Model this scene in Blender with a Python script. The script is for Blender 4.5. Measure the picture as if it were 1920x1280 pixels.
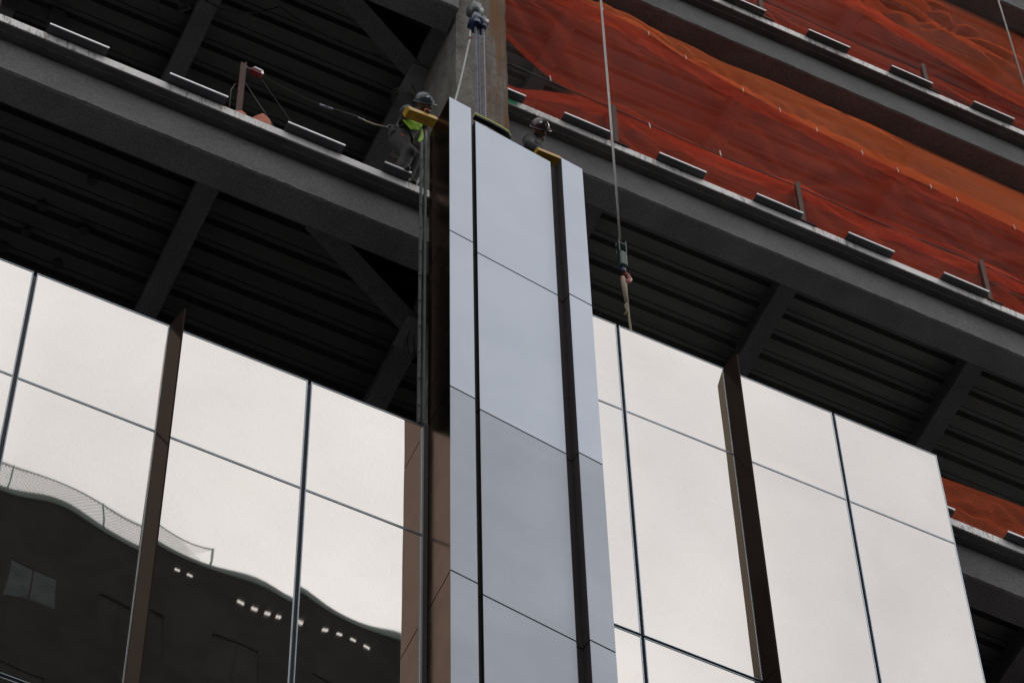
import bpy, bmesh, math, random
from mathutils import Vector, Matrix, noise

# ------------------------------------------------------------------ scene, camera, light
scn = bpy.context.scene
for o in list(bpy.data.objects):
    bpy.data.objects.remove(o, do_unlink=True)
COL = scn.collection
random.seed(7)

# world frame: X along the facade, Y into the building, Z up, street at Z = 0
EL, AZ, ROLL = math.radians(59.654), math.radians(27.081), math.radians(-1.807)
cam = bpy.data.cameras.new('camera')
cam.sensor_fit = 'HORIZONTAL'; cam.sensor_width = 36.0
cam.lens = 6912.0 / 1920.0 * 36.0
cam.clip_start = 0.1; cam.clip_end = 2000.0
camo = bpy.data.objects.new('camera', cam); COL.objects.link(camo)
fwd = Vector((math.sin(AZ)*math.cos(EL), math.cos(AZ)*math.cos(EL), math.sin(EL)))
rt = Vector((math.cos(AZ), -math.sin(AZ), 0.0))
up = rt.cross(fwd)
r2 = rt*math.cos(ROLL) + up*math.sin(ROLL)
u2 = -rt*math.sin(ROLL) + up*math.cos(ROLL)
m = Matrix.Identity(3)
for i in range(3):
    m[i][0] = r2[i]; m[i][1] = u2[i]; m[i][2] = -fwd[i]
camo.matrix_world = Matrix.Translation((0, 0, 1.7)) @ m.to_4x4()
scn.camera = camo

SUN_EL, SUN_AZ = math.radians(50), math.radians(104)      # veiled, to the right along the street
world = bpy.data.worlds.new('World'); scn.world = world; world.use_nodes = True
nt = world.node_tree; nt.nodes.clear()
out = nt.nodes.new('ShaderNodeOutputWorld'); bg = nt.nodes.new('ShaderNodeBackground')
sky = nt.nodes.new('ShaderNodeTexSky'); sky.sky_type = 'NISHITA'; sky.sun_disc = False
sky.sun_elevation = SUN_EL; sky.sun_rotation = SUN_AZ; sky.air_density = 1.0; sky.dust_density = 3.0
tc = nt.nodes.new('ShaderNodeTexCoord')
cn = nt.nodes.new('ShaderNodeTexNoise'); cn.inputs['Scale'].default_value = 4.6
cn.inputs['Detail'].default_value = 5; cn.inputs['Roughness'].default_value = 0.5
nt.links.new(tc.outputs['Generated'], cn.inputs['Vector'])
cr = nt.nodes.new('ShaderNodeValToRGB')
cr.color_ramp.elements[0].position = 0.36; cr.color_ramp.elements[0].color = (7.7, 7.55, 7.6, 1)
cr.color_ramp.elements[1].position = 0.64; cr.color_ramp.elements[1].color = (11.6, 11.3, 11.0, 1)
nt.links.new(cn.outputs['Fac'], cr.inputs['Fac'])
mx = nt.nodes.new('ShaderNodeMix'); mx.data_type = 'RGBA'; mx.inputs['Factor'].default_value = 0.92
nt.links.new(sky.outputs['Color'], mx.inputs[6]); nt.links.new(cr.outputs['Color'], mx.inputs[7])
nt.links.new(mx.outputs[2], bg.inputs['Color']); bg.inputs['Strength'].default_value = 0.125
nt.links.new(bg.outputs[0], out.inputs[0])

sl = bpy.data.lights.new('sun', 'SUN'); sl.energy = 0.5; sl.angle = math.radians(15); sl.color = (1, .96, .9)
so = bpy.data.objects.new('sun', sl); COL.objects.link(so)
sd = Vector((math.sin(SUN_AZ)*math.cos(SUN_EL), math.cos(SUN_AZ)*math.cos(SUN_EL), math.sin(SUN_EL)))
so.rotation_euler = sd.to_track_quat('Z', 'Y').to_euler(); so.location = (0, -20, 120)

scn.render.engine = 'CYCLES'
scn.view_settings.view_transform = 'Standard'; scn.view_settings.look = 'None'
scn.view_settings.exposure = 0.0; scn.view_settings.gamma = 1.0
scn.view_settings.use_curve_mapping = False
scn.cycles.max_bounces = 10; scn.cycles.transparent_max_bounces = 16
scn.cycles.glossy_bounces = 6; scn.cycles.diffuse_bounces = 4

# ------------------------------------------------------------------ materials
def nodes(name):
    mt = bpy.data.materials.new(name); mt.use_nodes = True
    t = mt.node_tree; t.nodes.clear()
    o = t.nodes.new('ShaderNodeOutputMaterial')
    return mt, t, o

def ramp(t, fac, stops):
    r = t.nodes.new('ShaderNodeValToRGB'); e = r.color_ramp.elements
    while len(e) < len(stops): e.new(0.5)
    for k, (p, c) in enumerate(stops):
        e[k].position = p; e[k].color = (c[0], c[1], c[2], 1) if len(c) == 3 else c
    t.links.new(fac, r.inputs['Fac']); return r.outputs['Color']

def coords(t, scale=(1, 1, 1), kind='Object'):
    c = t.nodes.new('ShaderNodeTexCoord'); mp = t.nodes.new('ShaderNodeMapping')
    mp.inputs['Scale'].default_value = scale
    t.links.new(c.outputs[kind], mp.inputs['Vector']); return mp.outputs['Vector']

def noise_tex(t, vec, scale, detail=5, rough=0.55):
    n = t.nodes.new('ShaderNodeTexNoise'); n.inputs['Scale'].default_value = scale
    n.inputs['Detail'].default_value = detail; n.inputs['Roughness'].default_value = rough
    t.links.new(vec, n.inputs['Vector']); return n.outputs['Fac']

def mixc(t, fac, a, b, mode='MIX'):
    x = t.nodes.new('ShaderNodeMix'); x.data_type = 'RGBA'; x.blend_type = mode
    if isinstance(fac, (int, float)): x.inputs['Factor'].default_value = fac
    else: t.links.new(fac, x.inputs['Factor'])
    for s, v in ((6, a), (7, b)):
        if isinstance(v, tuple): x.inputs[s].default_value = (*v, 1)
        else: t.links.new(v, x.inputs[s])
    return x.outputs[2]

def bump(t, h, strength, dist):
    b = t.nodes.new('ShaderNodeBump'); b.inputs['Strength'].default_value = strength
    b.inputs['Distance'].default_value = dist; t.links.new(h, b.inputs['Height']); return b.outputs['Normal']

def principled(t, o, col, rough=0.6, metal=0.0, normal=None, spec=0.5):
    p = t.nodes.new('ShaderNodeBsdfPrincipled')
    if isinstance(col, tuple): p.inputs['Base Color'].default_value = (*col, 1)
    else: t.links.new(col, p.inputs['Base Color'])
    if isinstance(rough, (int, float)): p.inputs['Roughness'].default_value = rough
    else: t.links.new(rough, p.inputs['Roughness'])
    p.inputs['Metallic'].default_value = metal
    p.inputs['Specular IOR Level'].default_value = spec
    if normal is not None: t.links.new(normal, p.inputs['Normal'])
    t.links.new(p.outputs[0], o.inputs['Surface']); return p

M = {}
def simple(name, c1, c2, scale=4.0, rough=0.6, metal=0.0, bs=0.0, bd=0.01, stretch=(1, 1, 1), bscale=None, spec=0.5):
    mt, t, o = nodes(name)
    v = coords(t, stretch); n = noise_tex(t, v, scale)
    c = ramp(t, n, ((0.3, c1), (0.7, c2)))
    nm = None
    if bs:
        nm = bump(t, noise_tex(t, coords(t), bscale or scale*6, 4), bs, bd)
    principled(t, o, c, rough, metal, nm, spec)
    M[name] = mt; return mt

# sprayed fireproofing, deck, bare concrete
def fireproof(name, rust, k=1.0):
    mt, t, o = nodes(name)
    v = coords(t)
    n1 = noise_tex(t, v, 2.2, 4); n2 = noise_tex(t, v, 55, 5, 0.65)
    c = ramp(t, n1, ((0.3, (.185, .185, .192)), (0.7, (.255, .255, .264))))
    c = mixc(t, 0.75, c, ramp(t, n2, ((0.3, (.40, .40, .40)), (0.7, (1.25, 1.25, 1.25)))), 'MULTIPLY')
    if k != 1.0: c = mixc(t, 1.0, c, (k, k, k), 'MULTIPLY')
    if rust:
        mo = noise_tex(t, coords(t, (1, 1, .5)), 7, 6, .7)
        c = mixc(t, 1.0, c, ramp(t, mo, ((.3, (.55, .52, .45)), (.7, (1.25, 1.2, 1.08)))), 'MULTIPLY')
        sv = coords(t, (9, 9, .35)); ns = noise_tex(t, sv, 1.6, 5, .6)
        gx = t.nodes.new('ShaderNodeSeparateXYZ'); t.links.new(coords(t), gx.inputs[0])
        mr = t.nodes.new('ShaderNodeMapRange'); t.links.new(gx.outputs[0], mr.inputs['Value'])
        mr.inputs['From Min'].default_value = .1; mr.inputs['From Max'].default_value = .54
        mr.inputs['To Min'].default_value = -.08; mr.inputs['To Max'].default_value = .12
        ad = t.nodes.new('ShaderNodeMath'); ad.operation = 'ADD'
        t.links.new(ns, ad.inputs[0]); t.links.new(mr.outputs[0], ad.inputs[1])
        f = ramp(t, ad.outputs[0], ((0.5, (0, 0, 0)), (0.68, (1, 1, 1))))
        c = mixc(t, f, c, mixc(t, n2, (.11, .046, .016), (.27, .14, .06)))
    principled(t, o, c, 0.95, 0, bump(t, n2, 1.0, 0.02 if rust else 0.014), 0.2)
    M[name] = mt
fireproof('fireproofing', False)
fireproof('column_fireproofing', True)
fireproof('shaded_fireproofing', False, .58)  # same coating darkened, interior shade put into the colour

def slab_mat():
    mt, t, o = nodes('slab_concrete')
    v = coords(t)
    base = ramp(t, noise_tex(t, v, 3.5, 6), ((0.3, (.64, .64, .645)), (0.7, (.86, .86, .86))))
    spl = noise_tex(t, coords(t, (26, 26, 5)), 1.3, 6, .75)       # streaks run down the face
    c = mixc(t, ramp(t, spl, ((0.50, (0, 0, 0)), (0.60, (1, 1, 1)))), base, (.27, .265, .26))
    patch = noise_tex(t, coords(t, (1.3, 1, 1)), 1.1, 2)
    c = mixc(t, ramp(t, patch, ((.42, (0, 0, 0)), (.5, (1, 1, 1)))), base, c)
    chalk = noise_tex(t, coords(t, (40, 40, 9)), 1.0, 3, .6)
    c = mixc(t, ramp(t, chalk, ((.63, (0, 0, 0)), (.68, (1, 1, 1)))), c, (.78, .79, .8))
    principled(t, o, c, 0.45, 0, bump(t, noise_tex(t, v, 40), .3, .01), .5)
    M['slab_concrete'] = mt
slab_mat()
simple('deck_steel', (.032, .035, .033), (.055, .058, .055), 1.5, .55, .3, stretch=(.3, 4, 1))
simple('deck_mid', (.075, .077, .075), (.12, .122, .12), 1.5, .55, .3, stretch=(.3, 4, 1))  # same deck in a lighter tone for the right bay
simple('deck_pale', (.20, .203, .20), (.30, .303, .30), 1.5, .55, .3, stretch=(.3, 4, 1))  # palest deck tone, for the floors behind the nets
simple('deck_edge', (.09, .09, .09), (.15, .15, .148), 2.5, .7, 0, .2, .004)
simple('galvanised', (.10, .112, .118), (.16, .175, .185), 9, .5, .5)
simple('bracket_shaded', (.045, .048, .056), (.075, .08, .09), 5, .5, .3, stretch=(.4, 3, 3))  # bracket steel with the shade of its underside put into the colour
simple('lip_lit', (.62, .64, .67), (.74, .76, .78), 8, .3, .6)  # same bracket steel, sky light on the lip put into the colour
simple('rusty_steel', (.035, .013, .010), (.085, .030, .02), 12, .7, .3, .3, .004)
simple('dark_gasket', (.012, .012, .016), (.022, .022, .028), 8, .5)
simple('frame_aluminium', (.30, .36, .42), (.42, .48, .55), 6, .3, .8)
simple('cable_grey', (.22, .22, .22), (.32, .32, .315), 30, .4, .6)
simple('cable_dark', (.05, .048, .046), (.09, .085, .08), 30, .6, .3)
simple('rope_tan', (.24, .205, .15), (.32, .28, .21), 60, .9)
simple('hose_grey', (.26, .29, .30), (.36, .39, .40), 20, .5)
simple('chain_steel', (.12, .125, .16), (.24, .25, .30), 20, .3, .9)
simple('hoist_blue', (.008, .016, .06), (.013, .026, .095), 8, .35)
simple('block_green', (.008, .032, .029), (.018, .06, .05), 20, .45)
simple('hook_red', (.20, .012, .012), (.30, .025, .022), 20, .45)
simple('yellow_metal', (.38, .215, .012), (.50, .29, .02), 12, .45, .1)
simple('yellow_dark', (.10, .06, .01), (.16, .10, .02), 12, .6)
simple('strap_yellow', (.42, .46, .09), (.55, .58, .15), 40, .85)
simple('orange_tarp', (.30, .05, .012), (.42, .08, .02), 10, .7, 0, .3, .01)
simple('green_paint', (.05, .34, .17), (.10, .46, .25), 14, .6)
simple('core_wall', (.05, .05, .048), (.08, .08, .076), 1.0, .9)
simple('skin', (.20, .105, .07), (.27, .145, .10), 20, .6)
simple('jacket_grey', (.034, .036, .042), (.066, .07, .078), 14, .9, 0, .4, .01, bscale=30)
simple('jacket_black', (.014, .014, .017), (.030, .030, .035), 14, .85, 0, .4, .01, bscale=30)
simple('trouser_grey', (.026, .027, .03), (.052, .052, .056), 12, .9, 0, .4, .01, bscale=24)
simple('boot_black', (.012, .012, .012), (.03, .028, .026), 20, .6)
simple('hi_vis', (.22, .46, .02), (.32, .60, .04), 14, .8, 0, .3, .008, bscale=40)
simple('glove_orange', (.60, .16, .04), (.74, .24, .07), 30, .8)
simple('glove_black', (.02, .02, .022), (.05, .05, .05), 30, .8)
simple('helmet_blue', (.035, .055, .07), (.065, .09, .11), 12, .28)
simple('helmet_brown', (.05, .025, .032), (.075, .040, .05), 12, .25)
simple('harness_black', (.012, .012, .012), (.03, .03, .03), 30, .8)
simple('beard_dark', (.012, .009, .008), (.03, .022, .018), 60, .9)
simple('reel_red', (.16, .012, .018), (.24, .02, .028), 20, .35)
simple('reel_face', (.45, .46, .48), (.62, .63, .66), 14, .4)
simple('patch_red', (.55, .06, .03), (.62, .09, .05), 30, .7)
simple('asphalt', (.035, .035, .035), (.055, .054, .053), 8, .9, 0, .3, .01)
simple('pavement', (.09, .088, .085), (.13, .128, .124), 3, .9)
simple('tower_brick', (.013, .012, .011), (.024, .022, .020), 1.3, .9, 0, .3, .02, spec=.1)
simple('tower_trim', (.05, .075, .066), (.075, .11, .098), 2, .8)
simple('tower_pane', (.017, .0165, .016), (.030, .028, .026), 1, .9, spec=.08)
simple('fence_green', (.03, .11, .085), (.05, .15, .12), 6, .6)
simple('wire_grey', (.20, .22, .21), (.28, .30, .29), 6, .5, .5)
simple('sleeve_dark', (.012, .012, .012), (.02, .02, .02), 4, .8)
simple('chalk_white', (.75, .75, .75), (.85, .85, .85), 30, .9)
simple('tie_white', (.6, .6, .58), (.75, .75, .72), 30, .6)

def lamp_mat():
    mt, t, o = nodes('lamp_glow'); e = t.nodes.new('ShaderNodeEmission')
    n = noise_tex(t, coords(t), 3); c = ramp(t, n, ((.3, (1, .93, .86)), (.7, (1, .97, .92))))
    t.links.new(c, e.inputs['Color']); e.inputs['Strength'].default_value = 1.1
    t.links.new(e.outputs[0], o.inputs['Surface']); M['lamp_glow'] = mt
    mt, t, o = nodes('window_lit'); e = t.nodes.new('ShaderNodeEmission')
    n = noise_tex(t, coords(t), 2); c = ramp(t, n, ((.3, (.03, .036, .037)), (.7, (.055, .064, .065))))
    t.links.new(c, e.inputs['Color']); e.inputs['Strength'].default_value = 0.9
    t.links.new(e.outputs[0], o.inputs['Surface']); M['window_lit'] = mt
lamp_mat()

def coated_glass():
    # mirror coated pane with a film of site dust that has run down in streaks
    mt, t, o = nodes('coated_glass')
    v = coords(t, (1, 1, 1)); st = noise_tex(t, coords(t, (60, 60, 7)), 1.6, 6, .75)
    cl = noise_tex(t, v, .9, 4)
    g = t.nodes.new('ShaderNodeBsdfGlossy')
    oi = t.nodes.new('ShaderNodeObjectInfo'); tint = ramp(t, oi.outputs['Random'], ((0, (.94, .94, .945)), (1, (1, .99, .98))))
    gcol = mixc(t, 1.0, ramp(t, cl, ((.3, (.64, .62, .60)), (.7, (.675, .66, .645)))), tint, 'MULTIPLY')
    t.links.new(gcol, g.inputs['Color'])
    g.inputs['Roughness'].default_value = 0.012
    d = t.nodes.new('ShaderNodeBsdfDiffuse')
    t.links.new(ramp(t, st, ((.3, (.15, .14, .13)), (.75, (.27, .26, .245)))), d.inputs['Color'])
    mr = t.nodes.new('ShaderNodeMapRange'); t.links.new(st, mr.inputs['Value'])
    mr.inputs['From Min'].default_value = .3; mr.inputs['From Max'].default_value = .8
    mr.inputs['To Min'].default_value = .0; mr.inputs['To Max'].default_value = .10
    x = t.nodes.new('ShaderNodeMixShader'); t.links.new(mr.outputs[0], x.inputs[0])
    t.links.new(g.outputs[0], x.inputs[1]); t.links.new(d.outputs[0], x.inputs[2])
    t.links.new(x.outputs[0], o.inputs['Surface']); M['coated_glass'] = mt
coated_glass()

def metal_panel(name, c1, c2, rough, metal, film=False):
    mt, t, o = nodes(name)
    v = coords(t); n = noise_tex(t, v, 1.1, 4); fine = noise_tex(t, coords(t, (18, 18, 1.2)), 1.5, 5, .65)
    c = ramp(t, n, ((.3, c1), (.7, c2)))
    c = mixc(t, .35, c, ramp(t, fine, ((.3, (.86, .86, .86)), (.7, (1, 1, 1)))), 'MULTIPLY')
    rr = t.nodes.new('ShaderNodeMapRange'); t.links.new(fine, rr.inputs['Value'])
    rr.inputs['To Min'].default_value = rough*.85; rr.inputs['To Max'].default_value = rough*1.2
    principled(t, o, c, rr.outputs[0], metal, bump(t, noise_tex(t, v, 1.6, 2), .16, .01))
    M[name] = mt
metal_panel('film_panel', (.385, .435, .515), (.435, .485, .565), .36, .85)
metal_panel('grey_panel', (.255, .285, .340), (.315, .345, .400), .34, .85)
def dark_gloss(name, gc, dc, rough, wt):
    mt, t, o = nodes(name)
    n = noise_tex(t, coords(t), 1.4, 4); sm = noise_tex(t, coords(t), 3.0, 5, .6)
    g = t.nodes.new('ShaderNodeBsdfGlossy'); t.links.new(mixc(t, n, gc, tuple(c*1.15 for c in gc)), g.inputs['Color'])
    rr = t.nodes.new('ShaderNodeMapRange'); t.links.new(sm, rr.inputs['Value'])
    rr.inputs['From Min'].default_value = .35; rr.inputs['From Max'].default_value = .75
    rr.inputs['To Min'].default_value = rough*.8; rr.inputs['To Max'].default_value = rough*1.7
    t.links.new(rr.outputs[0], g.inputs['Roughness'])
    d = t.nodes.new('ShaderNodeBsdfDiffuse'); t.links.new(mixc(t, n, dc, tuple(c*1.3 for c in dc)), d.inputs['Color'])
    x = t.nodes.new('ShaderNodeMixShader'); x.inputs[0].default_value = wt
    t.links.new(d.outputs[0], x.inputs[1]); t.links.new(g.outputs[0], x.inputs[2])
    t.links.new(x.outputs[0], o.inputs['Surface']); M[name] = mt
dark_gloss('bronze_panel', (.142, .100, .080), (.018, .015, .014), .19, .85)
simple('reveal_panel', (.028, .023, .027), (.042, .036, .040), 2, .5, 0, spec=.25)
def fin_mat():
    mt, t, o = nodes('fin_metal')
    n = noise_tex(t, coords(t, (6, 6, .8)), 1.5, 4)
    d = t.nodes.new('ShaderNodeBsdfDiffuse'); t.links.new(mixc(t, n, (.020, .0145, .013), (.030, .022, .020)), d.inputs['Color'])
    g = t.nodes.new('ShaderNodeBsdfGlossy'); g.inputs['Color'].default_value = (1.0, .83, .66, 1); g.inputs['Roughness'].default_value = .12
    fr = t.nodes.new('ShaderNodeFresnel'); fr.inputs['IOR'].default_value = 1.5
    pw = t.nodes.new('ShaderNodeMath'); pw.operation = 'POWER'; t.links.new(fr.outputs[0], pw.inputs[0]); pw.inputs[1].default_value = 2.35
    x = t.nodes.new('ShaderNodeMixShader'); t.links.new(pw.outputs[0], x.inputs[0])
    t.links.new(d.outputs[0], x.inputs[1]); t.links.new(g.outputs[0], x.inputs[2])
    t.links.new(x.outputs[0], o.inputs['Surface']); M['fin_metal'] = mt
fin_mat()

def net_mat(name, c1, c2, lo, hi):
    mt, t, o = nodes(name)
    v = coords(t); n = noise_tex(t, v, 1.3, 4)
    c = ramp(t, n, ((.3, c1), (.7, c2)))
    d = t.nodes.new('ShaderNodeBsdfDiffuse'); t.links.new(c, d.inputs['Color'])
    tr = t.nodes.new('ShaderNodeBsdfTranslucent'); t.links.new(c, tr.inputs['Color'])
    ms = t.nodes.new('ShaderNodeMixShader'); ms.inputs[0].default_value = .35
    t.links.new(d.outputs[0], ms.inputs[1]); t.links.new(tr.outputs[0], ms.inputs[2])
    tp = t.nodes.new('ShaderNodeBsdfTransparent')
    wv = noise_tex(t, coords(t, (1, 1, 1)), 140, 2, .5)            # open weave
    wv2 = noise_tex(t, coords(t, (.5, .5, 2.2)), 1.2, 3, .5)
    ad = t.nodes.new('ShaderNodeMath'); ad.operation = 'ADD'; ad.use_clamp = False
    t.links.new(wv, ad.inputs[0]); t.links.new(wv2, ad.inputs[1])
    mr = t.nodes.new('ShaderNodeMapRange'); t.links.new(ad.outputs[0], mr.inputs['Value'])
    mr.inputs['From Min'].default_value = .7; mr.inputs['From Max'].default_value = 1.3
    mr.inputs['To Min'].default_value = lo; mr.inputs['To Max'].default_value = hi
    x = t.nodes.new('ShaderNodeMixShader'); t.links.new(mr.outputs[0], x.inputs[0])
    t.links.new(tp.outputs[0], x.inputs[1]); t.links.new(ms.outputs[0], x.inputs[2])
    t.links.new(x.outputs[0], o.inputs['Surface']); M[name] = mt
net_mat('net_red', (.74, .095, .052), (.84, .13, .066), .30, .50)
net_mat('net_orange', (.86, .175, .060), (.94, .215, .075), .42, .60)
net_mat('net_shaded', (.62, .115, .048), (.72, .145, .060), .38, .58)  # darker net tone, shade on the nets put into the colour

# ------------------------------------------------------------------ builders
ORG = {}
def origin(o):
    return ORG.get(o.name, Vector((0, 0, 0))) if o else Vector((0, 0, 0))

def tag(o, label=None, cat=None, group=None, kind=None):
    if label: o['label'] = label
    if cat: o['category'] = cat
    if group: o['group'] = group
    if kind: o['kind'] = kind
    return o

def thing(name, loc, label=None, cat=None, group=None, kind=None):
    o = bpy.data.objects.new(name, None); COL.objects.link(o)
    o.location = loc; o.empty_display_size = .1; ORG[o.name] = Vector(loc)
    return tag(o, label, cat, group, kind)

class MB:
    """collects geometry in world coordinates for ONE mesh object"""
    def __init__(s): s.v = []; s.f = []; s.mi = []
    def add(s, vs, fs, mi=0):
        n = len(s.v); s.v += [Vector(p) for p in vs]
        s.f += [tuple(i+n for i in f) for f in fs]; s.mi += [mi]*len(fs); return s
    def box(s, x0, x1, y0, y1, z0, z1, mi=0):
        vs = [(x, y, z) for z in (z0, z1) for y in (y0, y1) for x in (x0, x1)]
        return s.add(vs, [(0, 2, 3, 1), (4, 5, 7, 6), (0, 1, 5, 4), (2, 6, 7, 3), (0, 4, 6, 2), (1, 3, 7, 5)], mi)
    def obox(s, c, ax, ay, az, mi=0):
        c = Vector(c); ax, ay, az = Vector(ax), Vector(ay), Vector(az)
        vs = [c + ax*i + ay*j + az*k for k in (-1, 1) for j in (-1, 1) for i in (-1, 1)]
        return s.add(vs, [(0, 2, 3, 1), (4, 5, 7, 6), (0, 1, 5, 4), (2, 6, 7, 3), (0, 4, 6, 2), (1, 3, 7, 5)], mi)
    def prism(s, poly, z0, z1, mi=0):
        """plan polygon (x, y), counter-clockwise, from z0 to z1"""
        n = len(poly)
        vs = [(x, y, z0) for x, y in poly] + [(x, y, z1) for x, y in poly]
        fs = [tuple(range(n-1, -1, -1)), tuple(range(n, 2*n))] + [(i, (i+1) % n, (i+1) % n+n, i+n) for i in range(n)]
        return s.add(vs, fs, mi)
    def tube(s, pts, r, seg=8, mi=0, caps=True):
        pts = [Vector(p) for p in pts]; n = len(pts)
        rs = r if isinstance(r, (list, tuple)) else [r]*n
        vs = []; prev = None
        for i, p in enumerate(pts):
            d = (pts[min(i+1, n-1)] - pts[max(i-1, 0)]).normalized()
            a = prev if prev is not None else (Vector((0, 0, 1)) if abs(d.z) < .9 else Vector((1, 0, 0)))
            a = (a - d*a.dot(d)).normalized(); prev = a; b = d.cross(a)
            for k in range(seg):
                t = 2*math.pi*k/seg; vs.append(p + (a*math.cos(t) + b*math.sin(t))*rs[i])
        fs = [(i*seg+k, i*seg+(k+1) % seg, (i+1)*seg+(k+1) % seg, (i+1)*seg+k) for i in range(n-1) for k in range(seg)]
        if caps: fs += [tuple(range(seg-1, -1, -1)), tuple(range((n-1)*seg, n*seg))]
        return s.add(vs, fs, mi)
    def ball(s, c, rx, ry=None, rz=None, seg=14, rings=9, mi=0, rot=None, zmin=-1.0):
        ry = ry or rx; rz = rz or rx; c = Vector(c); vs = []; fs = []
        t0 = math.asin(zmin)
        for i in range(rings+1):
            th = t0 + (math.pi/2 - t0)*i/rings
            for k in range(seg):
                ph = 2*math.pi*k/seg
                p = Vector((rx*math.cos(th)*math.cos(ph), ry*math.cos(th)*math.sin(ph), rz*math.sin(th)))
                if rot is not None: p = rot @ p
                vs.append(c + p)
        for i in range(rings):
            for k in range(seg):
                fs.append((i*seg+k, i*seg+(k+1) % seg, (i+1)*seg+(k+1) % seg, (i+1)*seg+k))
        return s.add(vs, fs, mi)
    def torus(s, c, R, r, ax=(0, 0, 1), seg=32, k=6, sx=1.0, sy=1.0, wob=0.0):
        z = Vector(ax).normalized(); a = z.orthogonal().normalized(); b = z.cross(a)
        pts = []
        for i in range(seg+1):
            t = 2*math.pi*i/seg; w = 1 + wob*math.sin(3*t+1)
            pts.append(Vector(c) + a*math.cos(t)*R*sx*w + b*math.sin(t)*R*sy*w)
        return s.tube(pts, r, k, caps=False)
    def build(s, name, mats, parent=None, smooth=False, bevel=0.0):
        me = bpy.data.meshes.new(name); og = origin(parent)
        me.from_pydata([p-og for p in s.v], [], s.f); me.update()
        for mt in (mats if isinstance(mats, (list, tuple)) else [mats]): me.materials.append(M[mt])
        me.polygons.foreach_set('material_index', s.mi)
        if smooth: me.polygons.foreach_set('use_smooth', [True]*len(me.polygons))
        o = bpy.data.objects.new(name, me); COL.objects.link(o)
        if parent: o.parent = parent; ORG[o.name] = og
        if bevel:
            bm = bmesh.new(); bm.from_mesh(me); bmesh.ops.bevel(bm, geom=bm.edges[:], offset=bevel, segments=1, affect='EDGES')
            bm.to_mesh(me); bm.free()
        return o

def catenary(a, b, sag, n=16):
    a, b = Vector(a), Vector(b)
    return [a.lerp(b, i/n) - Vector((0, 0, sag*4*(i/n)*(1-i/n))) for i in range(n+1)]

def lerp_curve(pts, x):
    if x <= pts[0][0]: i = 0
    else:
        i = len(pts)-2
        for k in range(len(pts)-1):
            if pts[k][0] <= x <= pts[k+1][0]: i = k; break
    a, b = pts[i], pts[i+1]; t = (x-a[0])/(b[0]-a[0])
    return tuple(a[j] + (b[j]-a[j])*t for j in range(1, len(a)))

# ------------------------------------------------------------------ the street
MB().add([(-900, -900, 0), (900, -900, 0), (900, 900, 0), (-900, 900, 0)], [(0, 1, 2, 3)]).build('ground', 'asphalt')['kind'] = 'structure'
MB().box(-270, 200, 9.5, 13.1, .001, .14).build('pavement_near', 'pavement')['kind'] = 'structure'
MB().box(-200, 200, -12, -8.5, .001, .14).build('pavement_far', 'pavement')['kind'] = 'structure'

# ------------------------------------------------------------------ the unfinished building
bld = thing('building_frame', (6.85, 14.2, 0), 'unfinished steel and concrete building frame with dark open floors', 'building')
LX0, LX1 = -7.0, 7.50        # forward (left) bay
RX0, RX1 = 7.135, 24.0       # set back (right) bay
YL, YR = 13.60, 14.72        # slab edges
YB = 21.0                    # core wall

def edge_profile_beam(name, x0, x1, yf, zt, parent):
    """fireproofed edge beam: flat face, ragged lower arris, wide bottom flange"""
    zb = zt - .635; yb = yf + .30; n = int((x1-x0)/.035)
    mb = MB(); vs = []; fs = []
    for i in range(n+1):
        x = x0 + (x1-x0)*i/n
        j1 = .004*noise.noise((x*4, zt, 1)) + .009*noise.noise((x*19, zt, 4)) + random.uniform(-.005, .005)
        j2 = .005*noise.noise((x*4, zt, 9)); j3 = .005*noise.noise((x*3, zt, 14))
        vs += [(x, yf+.004, zt-.125), (x, yf+j3, zt-.30), (x, yf+j2*.7, zb+.035+j2), (x, yf-.004+j2, zb+.012+j1),
               (x, yf+.02, zb+j1*.5), (x, yb-.02, zb+j3*.5), (x, yb, zb+.02+j3), (x, yb, zb+.075), (x, yf+.19, zb+.11), (x, yf+.19, zt-.125)]
    k = 10
    for i in range(n):
        for j in range(k-1):
            a = i*k+j; fs.append((a, a+1, a+1+k, a+k))
    mb.add(vs, fs); mb.add([vs[j] for j in range(k)], [tuple(range(k))]); mb.add([vs[n*k+j] for j in range(k)], [tuple(range(k-1, -1, -1))])
    return mb.build(name, 'fireproofing', parent, smooth=False)

def joist(x, y0, y1, zt, parent, name='joist', mat='shaded_fireproofing'):
    zb = zt - .62; mb = MB()
    n = 40
    vs = []; fs = []
    prof = ((-.10, .09), (-.105, .03), (-.095, .004), (0, 0), (.095, .004), (.105, .03), (.10, .09), (.03, .12), (.03, .45), (-.03, .45), (-.03, .12))
    k = len(prof)
    for i in range(n+1):
        y = y0 + (y1-y0)*i/n
        for (dx, dz) in prof:
            w = .008*noise.noise((x*3+dx*9, y*6, dz*7+zt))
            vs.append((x+dx+w, y, zb+dz+w))
    for i in range(n):
        for j in range(k):
            a = i*k+j; b = i*k+(j+1) % k; fs.append((a, a+k, b+k, b))
    mb.add(vs, fs); return mb.build(name, mat, parent)

def deck_sheet(x0, x1, y0, y1, zt, parent, mat='deck_steel'):
    """corrugated floor deck between two joists, seen from below"""
    zc = zt - .135; p = .262; prof = ((0, 0), (.045, 0), (.048, .014), (.056, .014), (.059, 0), (.105, 0), (.135, -.065), (.232, -.065)); ys = []
    y = y0
    while y < y1:
        for a, b in prof: ys.append((y+a, zc+b))
        y += p
    vs = []; fs = []
    for y, z in ys: vs += [(x0, y, z), (x1, y, z)]
    for i in range(len(ys)-1): fs.append((2*i, 2*i+2, 2*i+3, 2*i+1))
    return MB().add(vs, fs).build('deck_sheet', mat, parent)

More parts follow.
